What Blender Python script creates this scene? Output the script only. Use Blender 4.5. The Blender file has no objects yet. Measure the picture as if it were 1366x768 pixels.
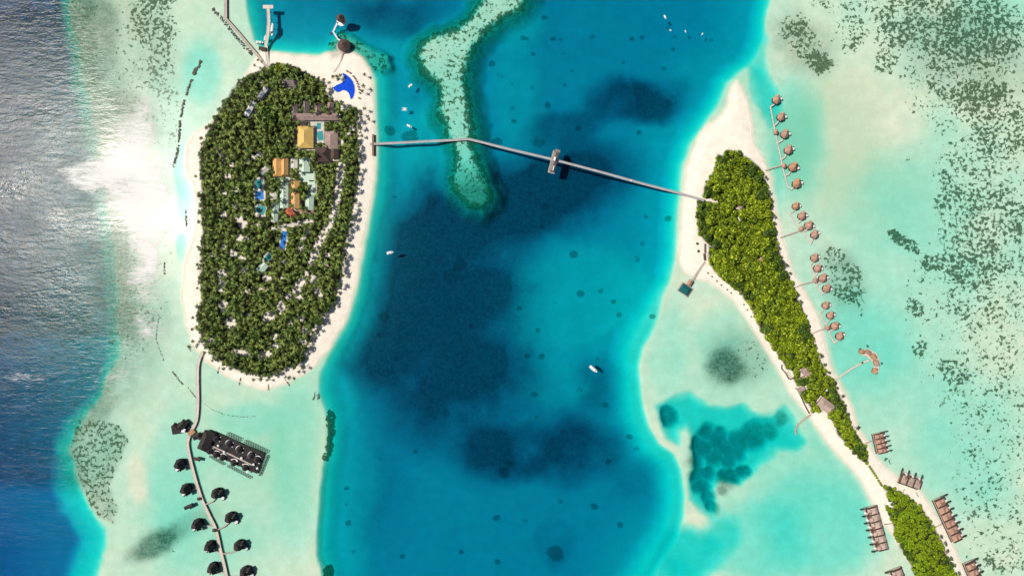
import bpy, math, random
import numpy as np
from mathutils import Vector, Matrix
random.seed(7); rng = np.random.default_rng(11)
S = bpy.context.scene
COL = S.collection
R = math.radians
CAMH = 800.0

# ------------------------------------------------------------------ basic helpers
def W(u, v, z=0.0):
    """map metres (origin north-west corner, v to the south) -> world"""
    return Vector((u-683.0, 384.0-v, z))
def WR(u, v, z):
    """where a thing stands whose top, z metres up, is seen at u,v from high above the centre"""
    k = 1.0 - z/CAMH
    return ((u-683.0)*k + 683.0, (v-384.0)*k + 384.0)

def sm(x, a, b):
    t = np.clip((x-a)/(b-a), 0, 1); return t*t*(3-2*t)

def sdf(poly, U, V):
    """signed distance to polygon, positive inside"""
    d = np.full(U.shape, 1e9); ins = np.zeros(U.shape, bool)
    n = len(poly)
    for i in range(n):
        ax, ay = poly[i]; bx, by = poly[(i+1) % n]
        ex, ey = bx-ax, by-ay
        wx, wy = U-ax, V-ay
        t = np.clip((wx*ex+wy*ey)/(ex*ex+ey*ey+1e-9), 0, 1)
        d = np.minimum(d, (wx-ex*t)**2+(wy-ey*t)**2)
        c = ((ay <= V) & (by > V)) | ((by <= V) & (ay > V))
        if ey != 0:
            xx = ax + (V-ay)/ey*ex
            ins ^= c & (U < xx)
    d = np.sqrt(d)
    return np.where(ins, d, -d)

def vnoise(U, V, scale, seed):
    r = np.random.default_rng(seed); T = r.random((256, 256))
    x = U/scale; y = V/scale
    xi = np.floor(x).astype(int); yi = np.floor(y).astype(int)
    fx = x-xi; fy = y-yi; fx = fx*fx*(3-2*fx); fy = fy*fy*(3-2*fy)
    a = T[xi & 255, yi & 255]; b = T[(xi+1) & 255, yi & 255]
    c = T[xi & 255, (yi+1) & 255]; d = T[(xi+1) & 255, (yi+1) & 255]
    return (a*(1-fx)+b*fx)*(1-fy)+(c*(1-fx)+d*fx)*fy
def fbm(U, V, scale, seed, oct=4):
    s = 0; a = .5; tot = 0
    for o in range(oct):
        s = s + a*vnoise(U, V, scale/2**o, seed+o*17); tot += a; a *= .55
    return s/tot

def ell(U, V, cu, cv, ru, rv, ang=0.0, soft=0.45):
    a = R(ang); du = U-cu; dv = V-cv
    x = (du*math.cos(a)+dv*math.sin(a))/ru; y = (-du*math.sin(a)+dv*math.cos(a))/rv
    return 1-sm(np.sqrt(x*x+y*y), 1-soft, 1+soft)

# ------------------------------------------------------------------ the map
L1 = [(333,90),(343,74),(355,67),(372,70),(395,74),(425,75),(440,70),(455,68),(470,70),(484,78),(492,92),(497,108),(499,140),(500,190),(500,235),(495,270),(487,310),(480,350),(474,385),(465,420),(450,447),(438,468),(425,482),(405,498),(380,513),(355,520),(330,515),(300,500),(275,482),(258,462),(247,430),(242,390),(246,350),(254,325),(262,300),(263,275),(260,250),(250,235),(247,215),(250,190),(262,178),(280,165),(300,140),(318,115)]
V1 = [(372,83),(390,88),(410,97),(440,112),(452,126),(462,140),(476,144),(480,160),(478,190),(479,215),(478,245),(473,275),(468,300),(462,330),(458,360),(450,388),(445,405),(430,425),(418,440),(410,465),(400,485),(375,497),(350,503),(325,497),(300,487),(280,472),(268,450),(264,425),(268,400),(266,370),(268,340),(270,310),(268,280),(268,250),(266,225),(270,195),(278,175),(290,150),(303,130),(318,110),(335,97),(345,95),(355,90)]
L2 = [(982,108),(975,118),(970,138),(962,152),(945,166),(932,181),(922,202),(914,228),(911,257),(908,290),(906,320),(905,345),(912,362),(925,370),(945,376),(962,388),(980,403),(1000,432),(1015,457),(1030,482),(1045,507),(1060,532),(1080,557),(1095,577),(1110,597),(1130,617),(1150,642),(1165,672),(1185,707),(1205,737),(1225,770),(1250,815),(1290,890),(1345,890),(1315,815),(1291,770),(1276,735),(1261,705),(1245,680),(1228,655),(1203,640),(1178,620),(1163,600),(1154,585),(1143,566),(1138,545),(1124,520),(1110,490),(1103,465),(1096,440),(1088,415),(1078,395),(1064,370),(1052,345),(1043,310),(1036,280),(1031,255),(1027,230),(1017,210),(1006,190),(1003,165),(998,138),(991,118)]
V2 = [(972,198),(985,203),(1000,213),(1016,226),(1023,245),(1029,270),(1033,300),(1037,330),(1045,355),(1055,375),(1062,395),(1072,412),(1079,435),(1085,455),(1095,480),(1105,500),(1118,520),(1128,545),(1132,560),(1140,575),(1153,592),(1158,606),(1158,620),(1148,614),(1133,598),(1118,582),(1110,565),(1098,548),(1083,550),(1073,535),(1060,512),(1048,491),(1035,470),(1020,450),(1009,430),(1000,410),(985,390),(968,376),(952,362),(944,347),(943,326),(930,312),(927,295),(930,270),(938,255),(943,240),(950,227),(955,215),(955,204),(963,207)]
V3 = [(1172,645),(1190,648),(1210,660),(1228,675),(1240,695),(1252,715),(1262,740),(1272,760),(1282,780),(1310,830),(1262,830),(1225,775),(1215,755),(1205,735),(1195,718),(1190,700),(1185,685),(1180,672),(1190,678),(1183,660)]
LAG = [(317,-200),(320,-40),(327,0),(332,30),(338,55),(350,66),(372,69),(395,72),(425,73),(440,69),(455,66),(472,68),(488,77),(496,92),(501,108),(503,150),(504,200),(503,240),(498,272),(490,312),(483,352),(477,388),(466,425),(450,452),(434,478),(425,500),(424,525),(432,545),(436,565),(436,600),(430,625),(427,650),(424,680),(421,710),(421,740),(428,760),(432,800),(425,1100),(820,1100),(845,850),(860,790),(885,750),(905,720),(913,690),(914,660),(910,625),(900,605),(880,590),(868,570),(859,545),(855,520),(854,490),(859,465),(871,445),(878,425),(885,398),(895,375),(901,345),(904,300),(908,255),(911,222),(923,190),(943,163),(956,145),(963,130),(970,112),(985,98),(1000,88),(1010,75),(1019,50),(1024,20),(1028,0),(1035,-40),(1045,-200)]
OCE = [(-900,-900),(104,-900),(103,-40),(100,0),(102,40),(106,70),(108,110),(118,150),(128,200),(135,260),(148,330),(152,400),(155,450),(152,500),(146,530),(122,556),(100,572),(90,600),(98,640),(108,665),(126,690),(140,715),(134,745),(122,775),(110,900),(90,1900),(-900,1900)]
REEF = [(640,-60),(640,0),(633,14),(611,34),(582,44),(563,57),(556,75),(564,94),(577,105),(586,125),(584,150),(591,170),(603,190),(604,215),(600,240),(607,258),(625,272),(643,280),(653,270),(653,250),(644,230),(636,210),(632,190),(632,165),(627,140),(621,110),(627,85),(632,60),(650,42),(675,26),(695,14),(704,-10),(710,-60)]
REEF2 = [(452,38),(462,44),(478,52),(500,66),(520,74),(521,90),(507,96),(488,82),(470,70),(440,74),(436,58)]
BAS = [(878,545),(905,530),(922,526),(935,535),(950,542),(972,546),(992,540),(1010,556),(1032,556),(1045,545),(1055,556),(1075,590),(1066,600),(1038,600),(1015,620),(1003,634),(985,645),(962,640),(952,652),(958,676),(950,688),(935,680),(922,665),(922,640),(925,615),(922,580),(915,565),(903,572),(905,590),(890,580)]
GRASSW = [(115,552),(160,568),(174,590),(162,620),(150,648),(160,682),(150,700),(132,692),(112,668),(100,640),(92,600),(97,568)]

def landdist(U, V):
    n1 = (fbm(U, V, 14, 3, 3)-.5)*5; n2 = (fbm(U, V, 14, 9, 3)-.5)*5
    return np.maximum(sdf(L1, U+n1, V+n2), sdf(L2, U+n1, V+n2))

BOMMIES = [(727,18,9),(698,47,6),(704,48,5),(712,67,5),(740,46,6),(750,48,5),(793,44,7),(846,45,6),(860,43,5),(902,60,5),(834,79,4),(890,87,7),(764,89,4),(752,66,4),(754,110,4),(711,112,5),(684,108,4),(731,137,7),(729,99,3),(774,166,7),(684,141,6),(686,159,5),(855,174,6),(848,99,3),(894,31,7),(931,31,5),(953,50,6),(656,79,8),(667,97,9),(655,165,8),(718,185,17),(662,187,12),(900,130,16),(707,255,6),(729,272,8),(725,300,6),(711,299,5),(767,340,8),(859,323,7),(851,345,8),(863,288,5),(894,290,7),(775,391,8),(804,388,7),(821,403,6),(829,421,6),(870,423,6),(740,404,4),(717,442,6),(722,477,8),(763,490,5),(775,522,8),(715,528,7),(703,476,6),(799,480,5),(808,543,8),(825,549,4),(776,626,10),(855,645,7),(747,675,6),(795,680,9),(829,705,7),(742,745,17),(752,580,7),(815,620,8),(525,481,6),(594,555,9),(504,614,7),(460,655,6),(459,674,4),(463,702,7),(500,700,6),(551,606,6),(672,638,12),(680,625,9),(662,697,9),(662,755,6),(614,743,6),(602,369,24),(613,352,14),(508,422,14),(504,448,9),(627,436,6),(600,460,5),(693,412,6),(548,115,4),(545,180,18),(520,172,12),(525,262,6),(572,262,13),(600,292,6),(640,480,6),(470,740,9),(535,750,7),(850,600,8),(842,585,6),(700,700,6),(716,560,6)]

def fields(U, V):
    w1 = (fbm(U, V, 26, 21, 4)-.5)*14; w2 = (fbm(U, V, 26, 41, 4)-.5)*14
    b1 = (fbm(U, V, 90, 61, 5)-.5)*46; b2 = (fbm(U, V, 90, 71, 5)-.5)*46
    ld = landdist(U, V)
    big = fbm(U, V, 120, 5, 5); med = fbm(U, V, 34, 6, 4)
    dl = sdf(LAG, U+w1*.25, V+w2*.25)
    do = sdf(OCE, U+w1*.8, V+w2*.8)
    shelf = .22 + .75*np.clip(big-.35, 0, 1)*1.6 + .25*(med-.4)
    shelf = np.clip(shelf, .12, 2)
    def E(*a, **k): return ell(U+w1, V+w2, *a, **k)
    def EB(*a, **k): return ell(U+b1, V+b2, *a, **k)
    # regional depth of the shelves
    shelf += .55*E(330,560,45,22) + .5*E(395,610,30,120) + .55*E(235,640,35,90) + .35*E(300,680,90,90)
    shelf += 4.2*E(246,245,11,42) + 2.6*E(242,330,8,14) + .9*E(270,95,25,40)
    shelf += 1.3*E(1100,700,75,70) + 1.5*E(1010,720,60,55) + .35*E(1040,620,40,40)
    shelf += 2.8*E(1022,128,14,38,-20) + 1.8*E(1010,70,12,50) + .9*E(1060,190,40,80)+ .5*E(1150,460,60,60) + .55*E(1035,270,10,60)+.5*E(1110,560,30,60)+.5*E(1290,600,70,90)+.35*E(1200,400,90,200)
    shelf += .35*E(960,450,30,40) + .4*E(890,480,25,60)
    shelf -= .40*E(186,640,14,30) + .25*E(1150,170,70,70) + .25*E(970,420,45,30)+.2*E(930,700,25,40)
    shelf = .06 + (shelf-.10)*.46
    shelf = np.clip(shelf, .06, 4)
    # lagoon
    east = sm(U, 640, 800)
    near = sm(dl, -2.5, 8)*2.6
    mid = sm(dl, 3, 30)*8.0*(1-east) + sm(dl, 4+9*sm(V,380,450), 24+22*sm(V,380,450))*8.0*east
    far = sm(dl, 20, 100)*4.2
    lag = near+mid+far
    lag += (med-.5)*1.6*sm(dl, 20, 60)
    cloud_shade = (EB(690,265,120,50,-6,soft=.6)+EB(770,255,85,40,-16,soft=.6)+EB(590,350,115,75,soft=.6)+EB(600,460,100,95,soft=.6)+EB(850,137,62,30)*.9+EB(762,180,55,26)*.7+EB(900,120,40,25)*.3
             +EB(772,585,52,36,soft=.8)*.42+EB(600,560,80,50,soft=.8)*.40+EB(640,600,80,24,soft=.8)*.22+EB(742,740,22,30)*.25+EB(655,530,70,50,soft=.8)*.35+EB(500,640,40,60,soft=.8)*.15+EB(660,625,40,30,soft=.8)*.25+EB(815,512,36,32,soft=.7)*.55+EB(520,10,70,26)*.6+EB(510,420,50,80)*.55+EB(690,610,50,34)*.6+EB(770,610,60,40)*.4+EB(860,620,50,70)*.25)
    rag = fbm(U, V, 55, 301, 5)
    cloud_shade = np.clip(cloud_shade*(.55+.95*rag) + .35*(rag-.5)*sm(cloud_shade,.05,.4), 0, 1.1)  # dark lagoon patches: cloud shadow put into depth and seabed colour
    brightB = (EB(790,385,105,58)+EB(740,440,60,55)*.8+EB(582,190,44,50)+EB(690,130,40,80)*.6+EB(680,30,40,30)*.6+EB(450,520,30,60)*.5+EB(470,690,30,100)*.4+EB(740,520,55,30)*.7
               +EB(860,420,40,50)*.35+EB(560,40,40,40)*.5)
    brightB = np.clip(brightB, 0, 1)
    lag = lag*(1-.36*brightB) + 6.5*cloud_shade*sm(dl, 5, 40)
    # ocean side
    oc = sm(do, -10, 22)*5 + sm(do, 8, 55)*24 + sm(do, 60, 160)*5
    oc -= 7*E(10,590,60,60)*.6 + 5*E(100,0,60,45)*.6+ 5*E(125,520,40,40)*.6 + 3*E(30,480,25,60)*.4
    oc -= 11*sm(V,600,680)*sm(do,5,40)
    oc = np.clip(oc, 0, 30)
    depth = shelf + lag*sm(dl, -3, 3) + oc*sm(do, -12, 4)
    # reefs in the lagoon
    dr = sdf(REEF, U+w1*.9, V+w2*.9); dr2 = sdf(REEF2, U+w1, V+w2)
    rm = sm(dr, -24, 4)**.8; rm2 = sm(dr2, -6, 3)
    rd = .40 + 1.3*sm(V, 170, 280) + .5*(med-.4) + 1.6*(1-sm(dr, -2, 9))
    depth = depth*(1-rm) + rd*rm
    depth = depth*(1-rm2) + (1.3+1.4*(1-sm(dr2,-2,6))+.8*sm(U,480,515))*rm2
    # south-east basin
    db = sdf(BAS, U+w1*.9, V+w2*.9)
    spots = np.zeros_like(U)
    for (a, b, c) in [(893,556,11),(931,593,12),(928,612,13),(932,632,13),(938,650,12),(947,663,10),(953,676,9),(972,600,16),(965,585,12),(990,590,17),(1008,580,18),(970,640,12),(980,636,10),(992,630,9),(1000,628,7),(965,654,8),(1025,575,14),(945,578,14),(957,612,15),(941,600,14),(960,590,17),(985,606,13),(947,632,11),(1012,590,14),(1041,560,9),(975,618,11)]:
        spots = np.maximum(spots, ell(U+w1*.9, V+w2*.9, a, b, c*.92, c*.92, soft=.5))
    depth += 2.3*sm(db, -7, 9) + 4.6*spots*sm(db, -3, 6)
    depth += 2.2*E(918,738,40,32)+1.6*E(885,790,50,40)+1.0*E(965,712,22,26)
    algae = np.clip(.42*E(1095,190,70,90)+.30*E(1160,250,80,70)+.22*E(1130,130,60,50)+.4*E(1060,190,30,50)+.3*E(300,640,90,110)+.3*E(400,600,50,90)+.25*E(990,470,60,50),0,1)
    algae += .4*(big-.45)
    algae = np.clip(algae, 0, 1)
    # land
    k = .07 + .33*sm(dl, -5, 5)
    z = np.where(ld > 0, np.minimum(2.0, .03+.12*ld), -np.minimum(depth, .015+k*np.maximum(-ld, 0)))
    # bare sand / seagrass with cloud shadow painted in / corals
    grass_shade = np.zeros_like(U)
    grass_shade = np.maximum(grass_shade, .70*cloud_shade*sm(dl, 10, 50)+.10*sm(dl,20,60))
    grass_shade = np.maximum(grass_shade, .85*E(205,728,36,17,-28)+.3*E(250,700,40,15,-25))
    grass_shade = np.maximum(grass_shade, .38*sm(sdf(GRASSW, U+w1, V+w2), -3, 8))
    grass_shade = np.maximum(grass_shade, .75*E(968,490,24,22)+.3*E(985,475,40,35))
    grass_shade = np.maximum(grass_shade, .26*E(1130,380,26,38)+.24*E(1112,345,24,18))
    grass_shade = np.maximum(grass_shade, .55*E(125,70,30,110)*sm(-do,-2,4)+.3*E(170,90,60,110))
    grass_shade = np.maximum(grass_shade, .68*spots); grass_shade = np.maximum(grass_shade, .97*sm(do,-50,-18)*(1-sm(V,430,500))*sm(V,-60,20)); grass_shade = np.maximum(grass_shade, .6*sm(do,-30,-8)*sm(V,500,540)*(1-sm(V,640,670)))
    grass_shade = np.maximum(grass_shade, .35*E(1070,58,45,34,40)+.3*E(1290,70,90,60,20)); grass_shade = np.maximum(grass_shade, .62*E(150,330,75,190)+.42*E(175,200,55,80)+.45*E(130,130,45,110))
    grass_shade = np.maximum(grass_shade, .70*sm(do,-22,6)*(1-sm(V,540,640)))
    grass_shade = np.maximum(grass_shade, .85*sm(dr,-26,-6)*(1-sm(dr, 0, 8)))
    grass_shade = np.maximum(grass_shade, .45*rm2)
    grass_shade = np.maximum(grass_shade, .30*(sm(-dl,0,3)*0+sm(dl,-1,3)*(1-sm(dl,6,10))*sm(V,600,650)*(1-east)))
    bom = np.zeros_like(U)
    for (a, b, c) in BOMMIES:
        m = (abs(U-a) < c*2+12) & (abs(V-b) < c*2+12)
        if m.any():
            e = np.zeros_like(U); e[m] = ell(U[m]+w1[m]*.45, V[m]+w2[m]*.45, a, b, c*.68, c*.62, soft=.55)
            bom = np.maximum(bom, e*(.50 + .5*((a*7+b*3) % 10)/10))
    bom *= (1-rm)
    coral = np.zeros_like(U)
    def C(val, *a, **k2):
        nonlocal coral; coral = np.maximum(coral, val*E(*a, **k2))
    # right reef flat
    C(.66,1066,45,30,26,40); C(.80,1092,82,22,16,35); C(.62,1075,62,28,22,45); C(.56,1135,45,34,30,30); C(.55,1130,5,60,14); C(.6,1185,60,20,40)
    C(.68,1230,30,80,45); C(.72,1300,45,80,60); C(.62,1180,85,18,18); C(.62,1265,115,40,30,30); C(.72,1310,130,50,30); C(.55,1345,180,40,40)
    C(.55,1300,210,60,40); C(.65,1285,270,50,30,25); C(.62,1330,290,60,60); C(.66,1300,350,60,50); C(.75,1290,355,18,18); C(.72,1250,350,14,16); C(.9,1195,315,14,9,30); C(.75,1215,328,20,8,35); C(.7,1238,352,12,14)
    C(.62,1212,212,7,6); C(.55,1255,235,22,14,25); C(.5,1225,370,20,16); C(.58,1310,400,70,40); C(.68,1222,410,14,20,-50); C(.55,1240,425,10,8)
    C(.5,1320,450,60,60); C(.66,1228,465,13,15); C(.66,1275,495,28,20,30); C(.5,1300,540,60,40,20); C(.45,1340,600,60,60); C(.55,1300,605,20,14); C(.55,1320,660,16,40); C(.42,1320,700,50,50); C(.6,1298,692,6,12,20)
    C(.55,1340,745,40,25); C(.6,1300,755,8,10); C(.62,1320,745,10,12); C(.5,1188,615,9,5,35)
    C(.66,1130,378,26,36); C(.58,1112,345,18,22); C(.5,1145,410,14,14)
    C(.50,1325,330,85,230); C(.52,1290,90,100,110); C(.46,1335,620,75,170); C(.40,1250,420,50,120)
    C(.62,1290,60,90,60); C(.66,1330,170,50,60); C(.58,1310,300,70,110); C(.50,1320,480,60,120)
    C(.56,165,230,60,150); C(.52,170,380,60,110)
    # left reef flat
    C(.66,205,20,36,60); C(.60,215,90,24,50); C(.5,225,150,16,60); C(.45,180,80,45,110); C(.6,205,110,16,20); C(.42,200,330,30,20); C(.40,225,300,12,40); C(.33,180,440,40,30)
    C(.6,130,590,30,35)
    coral = np.maximum(coral, .60*sm(sdf(GRASSW, U+w1, V+w2), -2, 4)); coral = np.maximum(coral, .60*sm(do,-50,-12)*(1-sm(V,440,520)))
    coral = np.maximum(coral, sm(dr,-8,0)*(.52+.36*(1-sm(dr, 1, 11))))
    coral = np.maximum(coral, rm2*.62)
    coral = np.maximum(coral, .95*(E(441,560,7,20)+E(441,590,5,22)+E(437,610,6,6)+E(437,764,6,9)))
    coral = np.maximum(coral, .40*E(390,700,30,80)*0+.40*E(1000,475,30,30)+.4*E(240,730,14,12)+.36*E(290,25,10,10)+.6*E(425,530,3,14))
    coral *= (ld < -4)
    # bare reef sand is whiter/greener in places
    grass_shade = np.maximum(grass_shade, .72*ell(U+w1*.8,V+w2*.8,602,367,20,16,soft=.6)+.3*ell(U+w1*.8,V+w2*.8,613,352,16,12))
    global SMOOTH; SMOOTH = sm(dl, 8, 20)
    return z, ld, grass_shade, bom, algae, np.clip(coral, 0, 1), dl, do, cloud_shade

def axis(lo, hi, step, far):
    c = list(np.arange(lo, hi+.1, step)); d = step; a = []; x = lo
    while x > lo-far: d *= 1.22; x -= d; a.append(x)
    b = []; d = step; x = hi
    while x < hi+far: d *= 1.22; x += d; b.append(x)
    return np.array(a[::-1]+c+b)

def grid_mesh(name, us, vs, Z, attrs):
    nu, nv = len(us), len(vs)
    U, V = np.meshgrid(us, vs, indexing='xy')
    co = np.stack([U-683.0, 384.0-V, Z], -1).reshape(-1, 3).astype(np.float32)
    idx = np.arange(nu*nv).reshape(nv, nu)
    f = np.stack([idx[:-1, :-1], idx[1:, :-1], idx[1:, 1:], idx[:-1, 1:]], -1).reshape(-1, 4)
    me = fast_mesh(name, co, f)
    for k, a in attrs.items():
        at = me.attributes.new(k, 'FLOAT', 'POINT'); at.data.foreach_set('value', a.reshape(-1).astype(np.float32))
    return me, idx

def fast_mesh(name, co, f, smooth=True):
    me = bpy.data.meshes.new(name)
    co = np.asarray(co, np.float32); f = np.asarray(f, np.int32)
    me.vertices.add(len(co)); me.vertices.foreach_set('co', co.reshape(-1))
    me.loops.add(f.size); me.loops.foreach_set('vertex_index', f.reshape(-1))
    me.polygons.add(len(f)); me.polygons.foreach_set('loop_start', np.arange(len(f), dtype=np.int32)*f.shape[1])
    me.polygons.foreach_set('loop_total', np.full(len(f), f.shape[1], np.int32))
    if smooth: me.polygons.foreach_set('use_smooth', np.ones(len(f), bool))
    me.update(calc_edges=True); me.validate()
    return me

# ------------------------------------------------------------------ materials
class NT:
    def __init__(s, name):
        s.m = bpy.data.materials.new(name); s.m.use_nodes = True
        s.t = s.m.node_tree; s.t.nodes.clear(); s.out = s.n('ShaderNodeOutputMaterial')
    def n(s, typ, **k):
        x = s.t.nodes.new(typ)
        for a, b in k.items(): setattr(x, a, b)
        return x
    def l(s, a, b): s.t.links.new(a, b)
    def set(s, inp, val):
        if hasattr(val, 'is_linked') or isinstance(val, bpy.types.NodeSocket): s.l(val, inp)
        else: inp.default_value = val
    def math(s, op, a, b=0.0, c=None, clamp=False):
        x = s.n('ShaderNodeMath', operation=op, use_clamp=clamp); s.set(x.inputs[0], a); s.set(x.inputs[1], b)
        if c is not None: s.set(x.inputs[2], c)
        return x.outputs[0]
    def mix(s, f, a, b, blend='MIX'):
        x = s.n('ShaderNodeMix', data_type='RGBA', blend_type=blend)
        s.set(x.inputs[0], f); s.set(x.inputs[6], a if not isinstance(a, tuple) else (*a[:3], 1)); s.set(x.inputs[7], b if not isinstance(b, tuple) else (*b[:3], 1))
        return x.outputs[2]
    def noise(s, vec, scale, detail=3, rough=.55, dist=0.0):
        x = s.n('ShaderNodeTexNoise'); s.l(vec, x.inputs['Vector']); x.inputs['Scale'].default_value = scale
        x.inputs['Detail'].default_value = detail; x.inputs['Roughness'].default_value = rough; x.inputs['Distortion'].default_value = dist
        return x.outputs['Fac']
    def ramp(s, fac, a, b):
        x = s.n('ShaderNodeMapRange', interpolation_type='SMOOTHSTEP'); s.set(x.inputs[0], fac); s.set(x.inputs[1], a); s.set(x.inputs[2], b)
        return x.outputs[0]
    def attr(s, name):
        return s.n('ShaderNodeAttribute', attribute_name=name).outputs['Fac']
    def pos(s, scale=None, rot=None):
        g = s.n('ShaderNodeNewGeometry').outputs['Position']
        if scale is None and rot is None: return g
        m = s.n('ShaderNodeMapping'); s.l(g, m.inputs[0])
        if scale: m.inputs['Scale'].default_value = scale
        if rot: m.inputs['Rotation'].default_value = rot
        return m.outputs[0]

def simple(name, col, var=.18, scale=.6, rough=.8, stretch=None, spec=.2, bump=0.0, obj=False, island=0.0, metallic=0):
    k = NT(name); b = k.n('ShaderNodeBsdfPrincipled')
    if obj:
        vec = k.n('ShaderNodeTexCoord').outputs['Object']
        if stretch:
            m = k.n('ShaderNodeMapping'); k.l(vec, m.inputs[0]); m.inputs['Scale'].default_value = stretch; vec = m.outputs[0]
    else: vec = k.pos(stretch)
    n1 = k.noise(vec, scale, 5, .6); n2 = k.noise(vec, scale*.13, 2, .5)
    f = k.math('ADD', k.math('MULTIPLY', n1, .7), k.math('MULTIPLY', n2, .3))
    lo = tuple(c*(1-var*2.2) for c in col); hi = tuple(min(1, c*(1+var*2.2)) for c in col)
    c = k.mix(k.ramp(f, .25, .75), lo, hi)
    if island:
        ri = k.n('ShaderNodeNewGeometry').outputs['Random Per Island']
        c = k.mix(island, c, k.mix(ri, tuple(x*.45 for x in col), tuple(min(1, x*1.7) for x in col)))
    k.l(c, b.inputs['Base Color']); b.inputs['Roughness'].default_value = rough
    b.inputs['Specular IOR Level'].default_value = spec; b.inputs['Metallic'].default_value = metallic
    if bump:
        bp = k.n('ShaderNodeBump'); bp.inputs['Strength'].default_value = bump; bp.inputs['Distance'].default_value = .3
        k.l(n1, bp.inputs['Height']); k.l(bp.outputs[0], b.inputs['Normal'])
    k.l(b.outputs[0], k.out.inputs[0]); return k.m

def foliage(name, c1, c2, c3, trans=.25, nscale=.12):
    k = NT(name); p = k.pos()
    n = k.noise(p, nscale, 3, .6); ri = k.n('ShaderNodeNewGeometry').outputs['Random Per Island']
    oi = k.n('ShaderNodeObjectInfo').outputs['Random']
    f = k.math('ADD', k.math('MULTIPLY', k.ramp(n, .34, .66), .6), k.math('MULTIPLY', oi, .4))
    c = k.mix(f, c1, c2); c = k.mix(k.math('MULTIPLY', k.math('POWER', ri, 3.0), .75), c, c3)
    dk = k.n('ShaderNodeVectorMath', operation='SCALE'); k.l(c, dk.inputs[0]); k.l(k.math('ADD', .35, k.math('MULTIPLY', ri, 1.0)), dk.inputs['Scale']); c = dk.outputs[0]
    d = k.n('ShaderNodeBsdfPrincipled'); k.l(c, d.inputs['Base Color']); d.inputs['Roughness'].default_value = .55; d.inputs['Specular IOR Level'].default_value = .25
    t = k.n('ShaderNodeBsdfTranslucent'); k.l(c, t.inputs[0])
    mx = k.n('ShaderNodeMixShader'); mx.inputs[0].default_value = trans; k.l(d.outputs[0], mx.inputs[1]); k.l(t.outputs[0], mx.inputs[2])
    k.l(mx.outputs[0], k.out.inputs[0]); return k.m

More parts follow.
